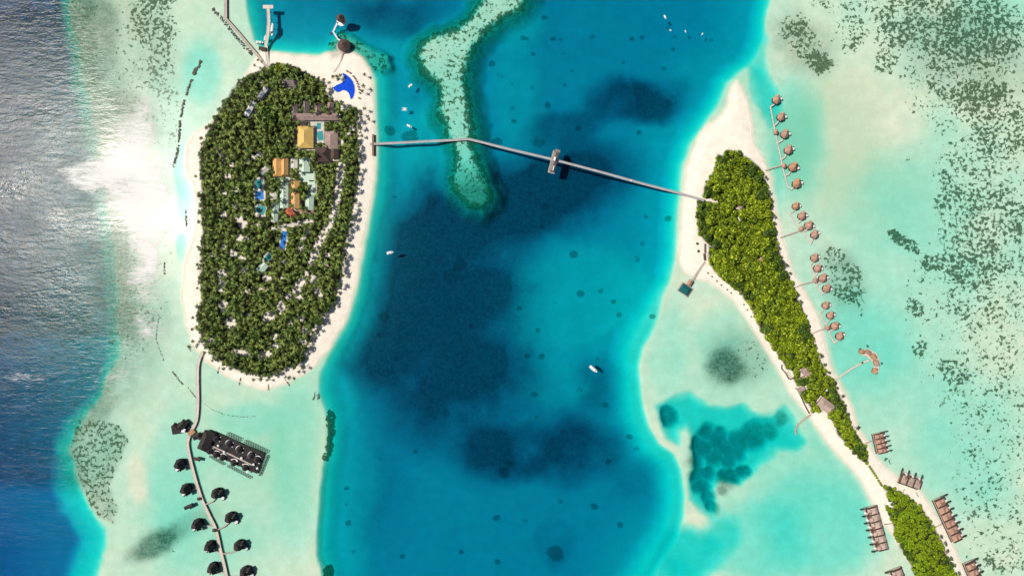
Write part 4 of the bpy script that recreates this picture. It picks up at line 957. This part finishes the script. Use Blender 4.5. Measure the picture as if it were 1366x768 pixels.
# dark villas (south west)
DV = [(240,619,'west of the jetty, nearest the spa'),(248,652,'west of the jetty, second from the spa'),(290,658,'east of the jetty, northernmost'),(263,699,'west of the jetty, third from the spa'),(308,690,'east of the jetty, second from the north'),(280,728,'west of the jetty, fourth from the spa'),(320,727,'east of the jetty, third from the north'),(284,757,'west of the jetty, at the bottom edge'),(328,762,'east of the jetty, at the bottom edge')]
for i, (u, v, s_) in enumerate(DV):
    villa(proto_dark, u, v, (120 if i in (0, 1, 3, 5, 7) else 35)+random.uniform(-8, 8), 'charcoal roofed water villa '+s_, 'charcoal water villas', 1.28)
for i, (l) in enumerate([[(245,621),(256,620)],[(253,655),(263,650)],[(274,672),(284,668),(288,664)],[(268,700),(286,700)],[(290,706),(300,701),(306,696)],[(284,733),(295,736)],[(296,737),(306,737),(316,733)],[(288,762),(301,762)],[(304,768),(326,768)]]):
    jetty('short branch walkway number'.replace(' number', '')+' reaching the charcoal villa '+['west of the jetty nearest the spa','west, second from the spa','east, northernmost','west, third from the spa','east, second from the north','west, fourth from the spa','east, third from the north','west at the bottom edge','east at the bottom edge'][i], l, 1.6, 2.3, 'deck', 7, rails=False, group='branch walkways to the charcoal villas')
house('long low charcoal roofed boathouse on the west side of the villa jetty', 252, 675, 13, 5, -25, 2.5, 2.5, 1.5, 'charcoal', 'woodwall', 'jetty_hut').location.z = 2.1
house('small charcoal hut with pale front just east of the jetty by the spa', 263, 612, 9, 4.5, 12, 2.5, 2, 1, 'brown', 'woodwall', 'jetty_hut').location.z = 2.1
house('tiny brown kiosk at the jetty bend beside the northern east villa', 265, 665, 4, 4, 10, 2.4, 2, 1, 'brown', 'woodwall', 'jetty_hut').location.z = 2.1
house('tiny brown kiosk at the jetty bend among the middle villas', 285.5, 707, 4.5, 4, 10, 2.4, 2, 1, 'brown', 'woodwall', 'jetty_hut').location.z = 2.1
house('charcoal roof of the reception group west of the jetty junction, larger', 243, 567, 15, 9, -48, 3.5, 4.5, 3, 'charcoal', 'woodwall', 'reception_building').location.z = 2.2
house('charcoal roof of the reception group, smaller and further west', 235, 568, 9, 6, 40, 3, 4, 2, 'charcoal', 'woodwall', 'reception_building').location.z = 2.2
house('small white roof in front of the reception group', 244.5, 574, 6, 5, 10, 3, 1.2, 1, 'white', 'white', 'reception_building').location.z = 2.15
slab('junction_platform', 'orange timber platform where the villa jetty bends at the spa', 'platform', rect(256.5,576,5,3,-35), 102.55, .4, 'thatch2')
slab('deck_platform', 'dark timber deck under the reception group', 'deck', rect(242,571,12,6,-10), 102.1, .4, 'darkdeck')
# spa complex
slab('deck_platform', 'large dark rectangular timber deck carrying the overwater spa', 'deck', [(272,578),(286,574),(354,604),(344,631),(272,600)], 102.1, .5, 'darkdeck')
house('large charcoal hipped hall at the jetty end of the spa deck', 275, 588, 27, 15, 113, 4, 6, 5, 'charcoal', 'woodwall', 'spa_hall').location.z = 2.15
house('small charcoal entrance roof linking jetty and spa hall', 263, 581.5, 12, 8, -20, 3, 4, 3, 'charcoal', 'woodwall', 'spa_hall').location.z = 2.15
jetty('dark central walkway running down the middle of the spa deck', [(282,593),(310,606),(337,619)], 1.8, 2.6, 'deck', 10, rails=False)
SP = [(288,584.5,0),(305,592,0),(319,599.5,0),(335,607.5,0),(280,601.5,1),(288,606,1),(297,610,1),(312,617,1),(327,623.5,1),(343,613,1)]
for i, (u, v, k) in enumerate(SP):
    uu, vv = WR(u, v, 4)
    lab = 'round charcoal spa pavilion with white crescent, %s from the jetty in the %s row' % (ORD[i if i < 4 else i-4], 'northern' if i < 4 else 'southern') if i < 9 else 'round charcoal spa pavilion at the seaward end of the spa deck'
    t = thing('spa_pavilion', lab, 'pavilion', uu, vv, 2.15, 27, 'round spa pavilions')
    s_ = -1 if k == 0 else 1
    MB().cone((0, 0), 3.0, 3.0, 0, 2.6, 10).build('wall', 'woodwall', t)
    rf = MB().cone((0, 0), 4.3, .15, 2.6, 7.0, 12).build('roof', 'charcoal', t)
    # crescent terrace
    m = MB(); n = 9; a0 = R(110 if k == 0 else 20); out = []; inn = []
    for j in range(n+1):
        a = a0+R(150)*j/n; w_ = .95*math.sin(math.pi*(j+.3)/(n+.6)); out.append((5.3*math.cos(a), 5.3*math.sin(a))); inn.append(((5.3-w_)*math.cos(a), (5.3-w_)*math.sin(a)))
    m.prism(out+inn[::-1], 0, .7); m.build('crescent_wall', 'white', t)
    MB().box((4.9*(-s_), 1.8*s_, .15), (2.4, 1.7, .3)).build('treatment_terrace', 'paledeck', t); MB().box((3.9, -3.6*s_, .35), (1.9, .8, .35)).build('daybed', 'white', t)
for i, (u, v) in enumerate([(293,593),(324,609.5),(318,613),(340,618),(345,623),(332,628),(301,601.5)]):
    t = thing('parasol', 'white square parasol on the spa deck, '+['nearest the spa hall','in the middle of the eastern half','south of the central walkway','near the seaward end','at the far seaward corner','at the southern edge of the deck','in the middle of the western half'][i], 'parasol', u, v, 2.15, 27, 'white parasols on the spa deck')
    MB().cone((0, 0), 1.9, .1, 2.3, 3.0, 4).build('canopy', 'white', t); MB().tube([(0, 0, 0), (0, 0, 2.4)], .06, 5).build('pole', 'white', t)
def screen(label, a, b, zt=2.4, gap=3.4, double=True, mat='rail'):
    A = Vector((a[0], -a[1])); B = Vector((b[0], -b[1])); L = (B-A).length; d = (B-A)/L; nrm = Vector((-d.y, d.x))
    t = thing('timber_screen', label, 'fence', a[0], a[1], 0)
    for s_ in ((0, gap) if double else (0,)):
        o = nrm*s_; MB().strip([tuple(o), tuple(d*L+o)], .85, zt-.25, zt).build('rail', mat, t)
    n = int(L/3.4)
    for i in range(n+1):
        p = d*(L*i/n)
        if double: MB().box((p.x+nrm.x*gap/2, p.y+nrm.y*gap/2, zt-.42), (.5, gap, .3), math.atan2(nrm.y, nrm.x)-math.pi/2).build('crossbar', mat, t)
        MB().cone((p.x, p.y), .22, .22, -3, zt-.26, 5).build('post', mat, t)
screen('dark lattice rail line along the northern side of the spa deck, western half', (303,579), (322,587.5))
screen('dark lattice rail line along the northern side of the spa deck, eastern half', (326,589), (357,603.5))
screen('dark lattice rail line along the southern side of the spa deck, western half', (280,608), (299,619), gap=1.6)
screen('dark lattice rail line along the southern side of the spa deck, eastern half', (304,621), (335,637), gap=1.8)
screen('dark lattice rail closing the seaward end of the spa deck', (357,606), (346,633), gap=1.6)

# tower restaurant and round roof
def tower():
    u, v = WR(454.5, 25, 8)
    t = thing('tower_restaurant', 'round dark roofed tower restaurant on a white deck at the walkway tip', 'restaurant', u, v, 2.2)
    MB().cone((-.6, -.8), 6.6, 6.6, -.3, 0, 20).build('deck', 'white', t)
    MB().cone((0, 0), 3.6, 3.6, 0, 7, 14).build('wall', 'woodwall', t)
    rf = MB().cone((0, 0), 5.6, .2, 7, 12.5, 12).build('roof', 'brown', t); MB().cone((0, 0), .4, .1, 12.4, 13.4, 6).build('finial', 'pile', rf)
    for a in range(0, 360, 45):
        p = link('pile', PILES4, t); p.location = (5*math.cos(R(a)), 5*math.sin(R(a)), -.3)
tower()
u, v = WR(458.5, 60.5, 6)
t = thing('round_restaurant', 'large round dark thatched restaurant where the walkway leaves the north beach', 'restaurant', u, v, 2.0)
MB().cone((-1.4, 0), 9.4, 9.4, -.3, 0, 20).build('deck', 'deck', t); MB().cone((0, 0), 6, 6, 0, 4, 14).build('wall', 'woodwall', t)
rf = MB().cone((0, 0), 8.4, .3, 4, 10, 14).build('roof', 'brown', t); MB().cone((0, 0), .5, .1, 9.9, 10.9, 6).build('finial', 'pile', rf)
for a in range(0, 360, 45):
    p = link('pile', PILES4, t); p.location = (7.2*math.cos(R(a))-1.4, 7.2*math.sin(R(a)), -.3)
house('small dark boathouse roof beside the root of the arrival jetty', 350, 65, 10, 5, 12, 2.5, 2.2, 1, 'brown', 'woodwall', 'boathouse').location.z = 1.2
house('tiny dark kiosk at the bend of the thin white walkway', 442, 45.5, 3, 3, 0, 2.2, 1.5, 1, 'brown', 'woodwall', 'kiosk').location.z = 2.2
# dive centre
u, v = WR(913.5, 385.5, 5)
t = thing('dive_centre', 'teal roofed dive centre at the end of the western spit jetty', 'building', u, v, 2.2, 33)
MB().box((1, 0, -.2), (17, 14, .4)).build('deck', 'deck', t); MB().box((0, 1, 1.7), (11.5, 9.5, 3.4)).build('wall', 'woodwall', t)
rf = MB().hip(13.5, 11.5, 3.4, 2.2, 3).build('roof', 'teal', t); rf.location = (0, -.6, 0)
for sx in (-6, 0, 7):
    for sy in (-5.6, 5.6):
        p = link('pile', PILES4, t); p.location = (sx, sy, -.4)
house('small tan roof between the teal dive centre and its jetty', 920, 377, 8, 6, -57, 3, 2, 1.5, 'thatch', 'woodwall', 'boathouse').location.z = 2.3
house('narrow grey shed on the sand at the forest edge, northern', 940.3, 331, 12, 2.4, 90, 2.4, 1, 0, 'greyroof', 'woodwall', 'beach_shed')
house('narrow dark shed on the sand at the forest edge, southern', 939.8, 342.5, 9, 2.8, 85, 2.4, 1, 0, 'brown', 'woodwall', 'beach_shed')

# beach deck with wall on the eastern island
slab('terrace', 'pinkish beach terrace at the foot of the eastern island restaurant', 'terrace', rect(1052,500,4,6,-28), .3, .6, 'paledeck')
def wall(label, pts, h=1.3, w=1.1, mat='brown', name='retaining_wall', cat='wall', zb=None):
    c = pts[0]; P = [(p[0]-c[0], -(p[1]-c[1])) for p in pts]
    o = MB().strip(P, w, -1.2, h).build(name, mat); o.location = W(c[0], c[1], (max(gz(*c), 0) if zb is None else zb)); tag(o, label, cat); return o
wall('dark low wall bending round the beach terrace', [(1042.5,486),(1042,491),(1048,498),(1051,504),(1054,505.5),(1058,503)])
wall('dark low wall running down the sand to the bent grey jetty', [(1060,517),(1063,519),(1067,527),(1073,540),(1079,551)])

# terrace blocks of overwater suites
def block(label, u, v, L, Dp, rot, units, side, group='terraced blocks of overwater suites', roofm='thatch', back=True):
    """long axis along local x; terraces on local +y (side=1) or -y"""
    uu, vv = WR(u, v, 5)
    t = thing('suite_block', label, 'building', uu, vv, 2.3, rot, group)
    MB().box((0, side*1.6, -.2), (L+1.2, Dp+3.4, .4)).build('deck', 'deck', t)
    MB().box((0, 0, 1.4), (L-1, Dp-1.4, 2.8)).build('wall', 'woodwall', t)
    ul = L/units
    for i in range(units):
        x = -L/2+ul*(i+.5)
        m = MB(); zb, zr = 2.8+.02*(i % 2), 5.2+.4*((i*7) % 3)
        m.hip(ul-.5, Dp*(.62+.06*((i*5) % 3)), zb, zr-zb, ul*.25, c=(x, -side*Dp*.12)); m.hip(ul*.55, Dp*.42, zb-.15, (zr-zb)*.7, ul*.14, c=(x+ul*.15*(1 if i % 2 else -1), side*Dp*.30)); m.build('roof', roofm, t)
        tb = MB().box((x+ul*.12, side*(Dp/2+2.6), .3), (2.7, 2.6, .9)).build('plunge_tub', 'white', t)
        sh = MB().box((x-ul*.22, side*(Dp/2+1.2), 2.35), (ul*.42, 2.6, .12)).build('terrace_shade', 'brown', t)
        MB().box((x+ul*.1, side*(Dp/2-.75), 1.3), (1.6, .12, 2.1)).build('door', 'glass', t)
    for i in range(units+1):
        x = -L/2+ul*i
        MB().box((x, side*(Dp/2+3.0), .9), (.6, 10.4, 2.8)).build('privacy_screen', 'rail', t)
        MB().box((x+.5, side*(Dp/2+5.4), 2.1), (1.8, 1.0, .3)).build('screen_cap', 'rail', t)
        MB().box((x, 0, 3.6-.02*i), (.4, Dp*.96, 3.2)).build('party_wall', 'brown', t)
    if back: MB().box((0, -side*(Dp/2+.9), .1), (L+1, 1.3, .2)).build('access_walk', 'darkdeck', t)
    for sx in np.linspace(-L/2+.8, L/2-.8, units+1):
        for sy in (-Dp/2, Dp/2+3):
            p = link('pile', PILES4, t); p.location = (sx, side*sy, -.4)
    return t
def ang(dx, dy): return math.degrees(math.atan2(dy, dx))
block('small reddish overwater suite block, northernmost, screens facing the reef', 1174.5, 591, 26, 12.5, ang(40, 170), 4, 1)
block('overwater suite block of three with white tubs facing north to the reef', 1214.5, 642.5, 28, 11, ang(170, 60), 3, 1, roofm='taupe')
block('long taupe overwater suite block on the lagoon side, six units', 1171, 704.5, 58, 14, ang(95, 350), 6, -1, roofm='taupe')
block('taupe overwater suite block cut by the bottom edge on the lagoon side', 1205, 783, 50, 14, ang(95, 250), 5, -1, roofm='taupe')
block('long reddish overwater suite block on the reef side, six units', 1265, 693, 60, 13, ang(145, 315), 6, 1)
block('reddish overwater suite block cut by the bottom edge on the reef side', 1302, 772, 46, 13, ang(120, 290), 5, 1)
for lab, l in [('short walkway from forest tip to the northernmost suite block', [(1150,592),(1158,589),(1166,586.5)]), ('short walkway from beach to the three unit suite block', [(1203,657),(1205,651)]), ('short reddish walkway from shrubs to the lagoon side six unit block', [(1197,696),(1188,697),(1179,698.5)]), ('short grey walkway from beach to the reef side six unit block', [(1244,703),(1251,700),(1258,696.5)]), ('short wooden sun path lying on sand near the three unit block', [(1221,656),(1224,662)])]:
    jetty(lab, l, 1.5, 2.2, 'deck', 5, rails=False)

# ------------------------------------------------------------------ boats
def boat(label, u, v, rot, L, B, cabin=True, canopy=True, z=0.0, name='motor_boat', group=None, hull='grp'):
    t = thing(name, label, 'boat', u, v, z, rot, group)
    secs = [(-.5, .80, .0), (-.25, .98, 0), (0, 1.0, 0), (.22, .86, .05), (.38, .52, .14), (.5, .03, .28)]
    m = MB(); vs = []
    for (x, w_, s_) in secs:
        w2 = B/2*w_; zt = .95+s_*L*.12
        vs += [(x*L, -w2, zt), (x*L, -w2*.72, .1), (x*L, 0, -.45), (x*L, w2*.72, .1), (x*L, w2, zt)]
    fs = []
    for i in range(len(secs)-1):
        for j in range(4): a = 5*i+j; fs.append((a, a+1, a+6, a+5))
        a = 5*i; fs.append((a+4, a, a+5, a+9)) if False else None
    fs = [f for f in fs if f]; fs.append((0, 1, 2, 3, 4)[::-1])
    m.add(vs, fs); m.build('hull', hull, t)
    d = MB(); dv = [(x*L*.97, -B/2*w_*.93, .82+s_*L*.12) for x, w_, s_ in secs]+[(x*L*.97, B/2*w_*.93, .82+s_*L*.12) for x, w_, s_ in secs][::-1]
    n = len(dv)//2; d.add(dv, [(i, i+1, 2*n-2-i, 2*n-1-i) for i in range(n-1)]); d.build('deck', 'canvas', t)
    if cabin:
        c = MB().hip(L*.34, B*.62, .9, 1.1, L*.07, .7, (L*.06, 0)).build('cabin', 'white', t)
        MB().box((L*.235, 0, 1.45), (.12, B*.5, .5)).build('windscreen', 'glass', c)
    if canopy:
        MB().box((-L*.22, 0, 2.3), (L*.28, B*.72, .1)).build('canopy', 'canvas', t)
    MB().box((-L*.51, 0, .8), (.5, .45, .9)).build('outboard_motor', 'glass', t)
    return t
boat('white motor boat crossing dark water in mid lagoon near the western island', 520.5, 337, -12, 9.5, 4, True, True)
boat('white speedboat heading south east over blue water in the lower lagoon', 791.5, 492, 40, 13, 4.4, True, True)
boat('white ferry moored on the east side of the arrival jetty', 363.2, 38, -86, 14, 4.4)
boat('small pale tender astern of the ferry at the arrival jetty', 363, 46, 95, 6, 2.6, False, False)
boat('small white boat moored west of the arrival jetty shaft', 354, 51, -80, 7.5, 3, True, False)
boat('white boat with cabin moored crosswise at the root of the arrival jetty', 346.5, 57, 4, 11, 3.6)
boat('small white dinghy anchored in the cyan water off the pool beach', 547.5, 114.5, -45, 7, 2.6, False, True)
boat('small white boat anchored furthest south off the bridge start', 546, 168.5, 30, 8, 2.6, True, False)
boat('small white boat near the top edge of the eastern lagoon', 887, 23.5, 60, 6, 2.4, True, False)
for i, (u, v, l) in enumerate([(894,41,'tiny white skiff south of the small boat in the upper lagoon'),(914,42.5,'tiny white skiff, middle one of the upper lagoon'),(936.5,46,'tiny white skiff, easternmost in the upper lagoon')]):
    boat(l, u, v, 20+50*i, 3.6, 1.5, False, False)
t = thing('catamaran', 'white twin hulled catamaran floating off the western beach', 'catamaran', 540, 146, 0, 3)
for s_ in (-1, 1):
    h = MB().tube([(-3.8, s_*1.5, .25), (-2.5, s_*1.5, .3), (2, s_*1.5, .3), (3.6, s_*1.5, .5)], [.35, .55, .55, .1], 8).build('hull', 'grp', t)
MB().box((0, 0, .85), (3.2, 3.0, .12)).build('trampoline', 'canvas', t); MB().tube([(.6, 0, .9), (.6, 0, 7.5)], .07, 6).build('mast', 'white', t)

# ------------------------------------------------------------------ rock breakwaters
def rocks(label, pts, w=2.6, size=1.1, dens=1.3, name='stone_breakwater', cat='breakwater', top=.5, seed=0):
    r = random.Random(seed+int(pts[0][0])); c = pts[0]; m = MB()
    for i in range(len(pts)-1):
        a, b = Vector(pts[i]), Vector(pts[i+1]); L = (b-a).length; n = max(2, int(L*dens))
        for j in range(n):
            p = a+(b-a)*r.random(); o = (b-a).normalized(); p = p+Vector((-o.y, o.x))*r.uniform(-w/2, w/2); s_ = size*r.uniform(.5, 1.2)
            x, y = p.x-c[0], -(p.y-c[1]); z = gz(p.x, p.y); zc = min(max(z, -2), top)*.5+r.uniform(-.1, .3)
            vs = []
            for q in range(8):
                sx, sy, sz = (q & 1)*2-1, (q >> 1 & 1)*2-1, (q >> 2)*2-1
                vs.append((x+sx*s_*r.uniform(.4, .85), y+sy*s_*r.uniform(.4, .85), zc+sz*s_*r.uniform(.5, .8)))
            m.add(vs, [(0,2,3,1),(4,5,7,6),(0,1,5,4),(2,6,7,3),(0,4,6,2),(1,3,7,5)])
        # core
    o = m.build(name, 'stone'); o.location = W(c[0], c[1], 0); tag(o, label, cat); return o
rocks('dark stone head and first run of the long north west breakwater', [(268,81),(265,88),(261,93),(258,100)], 3.4, 1.4, 2.2)
rocks('second run of the dark north west breakwater, upper middle', [(256.5,104),(252,115),(248,127)], 2.4, 1.1, 2.2)
rocks('third run of the dark north west breakwater, lower middle', [(246,134),(243,147),(241,157)], 2.2, 1.1, 2.2)
rocks('fourth straight run of the dark north west breakwater', [(240.5,160),(239.5,175),(238.5,190)], 2.2, 1.1, 2.2)
rocks('southern run of the dark north west breakwater', [(238,194),(235,209),(231,223)], 2.2, 1.1, 2.2)
rocks('short vertical breakwater west of mid island', [(247.5,280),(248.5,302)], 1.8, .9, 2)
rocks('isolated short breakwater stub in white surf', [(219.5,350),(219,366)], 1.6, .9, 2)
rocks('faint curving rock line in the pale south western shallows', [(213,420),(209,437),(208,452),(213,466),(219,482)], 1.2, .6, 1.2)
rocks('slanting brown rock line north of the villa jetty', [(230,495),(236,503),(244,513)], 1.4, .8, 2)
rocks('thin rock line meeting the pale main jetty', [(251,517),(262,531)], .9, .6, 1.8)
rocks('thin curved rock line east of the pale main jetty', [(273,539),(285,547),(300,553),(325,556),(340,555)], .6, .45, 1.0)
rocks('rubble foot along the angled northern service jetty', [(283,12),(293,22),(303,34),(315,50),(327,63),(337,73)], 4.2, 1.1, 1.6)
for l, p in [('short groyne at the south western corner beach', [(250.5,461),(255,468)]), ('small groyne on the southern beach, westernmost', [(293,489),(290,498)]), ('second groyne on the southern beach', [(321.5,503),(319,514)]), ('middle groyne at the southern tip', [(358,507),(358.5,520)]), ('slanting groyne east of the southern tip', [(379,503),(386,514)]), ('small groyne on the south eastern sand', [(414,482),(410,489)]), ('short rock row in the shallows south east of the western island', [(420.5,523),(418,533)])]:
    rocks(l, p, 1.2, .8, 2.2, name='rock_groyne', cat='groyne')
# sand bars and rocks awash
# ------------------------------------------------------------------ parasols and loungers on the beaches
def parasol(label, u, v, mat='thatch', r=1.5, group=None):
    t = thing('beach_parasol', label, 'parasol', u, v, gz(u, v), 0, group)
    MB().cone((0, 0), r, .08, 2.1, 3.0, 8).build('canopy', mat, t); MB().tube([(0, 0, -.2), (0, 0, 2.2)], .06, 5).build('pole', 'pile', t); return t
for i, (u, v) in enumerate([(463.5,96),(467.5,98.5),(472,103),(474,106),(476,109.5),(477.5,113),(478.5,117),(479.5,120.5),(480,125),(479.5,132)]):
    parasol('thatched parasol around the crescent pool, %s from its northern tip' % (ORD[i] if i < 9 else 'tenth'), u, v, 'thatch', 1.4, 'thatched parasols beside the crescent pool')
    t = thing('sun_lounger', 'beige sun lounger beside the %s parasol of the crescent pool' % (ORD[i] if i < 9 else 'tenth'), 'lounger', u+2.0, v+.9, gz(u, v)+.02, 20, 'sun loungers beside the crescent pool')
    MB().box((0, 0, .35), (2.1, .8, .2)).build('frame', 'paledeck', t); MB().box((.0, 0, .52), (1.9, .7, .12)).build('cushion', 'cushion', t); MB().box((-.85, 0, .75), (.4, .7, .5)).build('backrest', 'cushion', t)
for i, (u, v) in enumerate([(943,364),(948.5,368.7),(955,374.7),(961,380),(969,386),(974,390.5),(991,406),(995.5,413),(1001,422)]):
    parasol('small grey parasol on the western sand of the eastern island, %s from the north' % ORD[i], u, v, 'greyroof', 1.15, 'grey parasols on the eastern island sand')

# shelters on eastern-side beach
for i, (u, v) in enumerate([(1085,451),(1086,455),(1094,472)]):
    house('tiny brown beach cabana, %s from the north, on the reef side sand' % ORD[i], u, v, 4, 2.4, 10, 2, 1, .5, 'thatch', 'woodwall', 'beach_cabana')
for i, (u, v) in enumerate([(1253,719),(1257,726),(1262,737)]):
    house('tiny pale beach cabana, %s from the north, by the southern shrubs' % ORD[i], u, v, 3.5, 2.6, 50, 2, 1, .5, 'pinkroof', 'woodwall', 'beach_cabana')

# ------------------------------------------------------------------ camera, light
cam = bpy.data.cameras.new('camera'); co_ = bpy.data.objects.new('camera', cam); COL.objects.link(co_)
co_.location = (0, 0, CAMH); co_.rotation_euler = (0, 0, 0); cam.sensor_width = 36; cam.lens = 36*CAMH/1366; cam.clip_start = 5; cam.clip_end = 30000
S.camera = co_
sd = Vector((-540, 128, 0))
zen = math.atan(math.hypot(540, 128)/CAMH)           # sun mirror point over the reef edge
az = math.atan2(sd.y, sd.x)
dirv = Vector((math.cos(az)*math.sin(zen), math.sin(az)*math.sin(zen), math.cos(zen)))
sun = bpy.data.lights.new('sun', 'SUN'); sun.energy = 4.35; sun.angle = R(.5); sun.color = (1, .955, .89)
so = bpy.data.objects.new('sun', sun); COL.objects.link(so); so.rotation_euler = dirv.to_track_quat('Z', 'Y').to_euler(); so.location = (-300, 0, 400)
w = bpy.data.worlds.new('World'); S.world = w; w.use_nodes = True; nt = w.node_tree; nt.nodes.clear()
sky = nt.nodes.new('ShaderNodeTexSky'); sky.sky_type = 'NISHITA'; sky.sun_disc = False; sky.sun_elevation = math.pi/2-zen; sky.sun_rotation = math.pi/2-az
bg = nt.nodes.new('ShaderNodeBackground'); bg.inputs[1].default_value = .07; ou = nt.nodes.new('ShaderNodeOutputWorld')
nt.links.new(sky.outputs[0], bg.inputs[0]); nt.links.new(bg.outputs[0], ou.inputs[0])
S.render.engine = 'CYCLES'
S.cycles.transparent_max_bounces = 12; S.cycles.volume_bounces = 0; S.cycles.max_bounces = 4; S.cycles.diffuse_bounces = 2; S.cycles.glossy_bounces = 2; S.cycles.transmission_bounces = 2
S.view_settings.view_transform = 'Standard'; S.view_settings.look = 'None'; S.view_settings.exposure = 0; S.view_settings.gamma = 1
S.render.resolution_x = 1024; S.render.resolution_y = 575
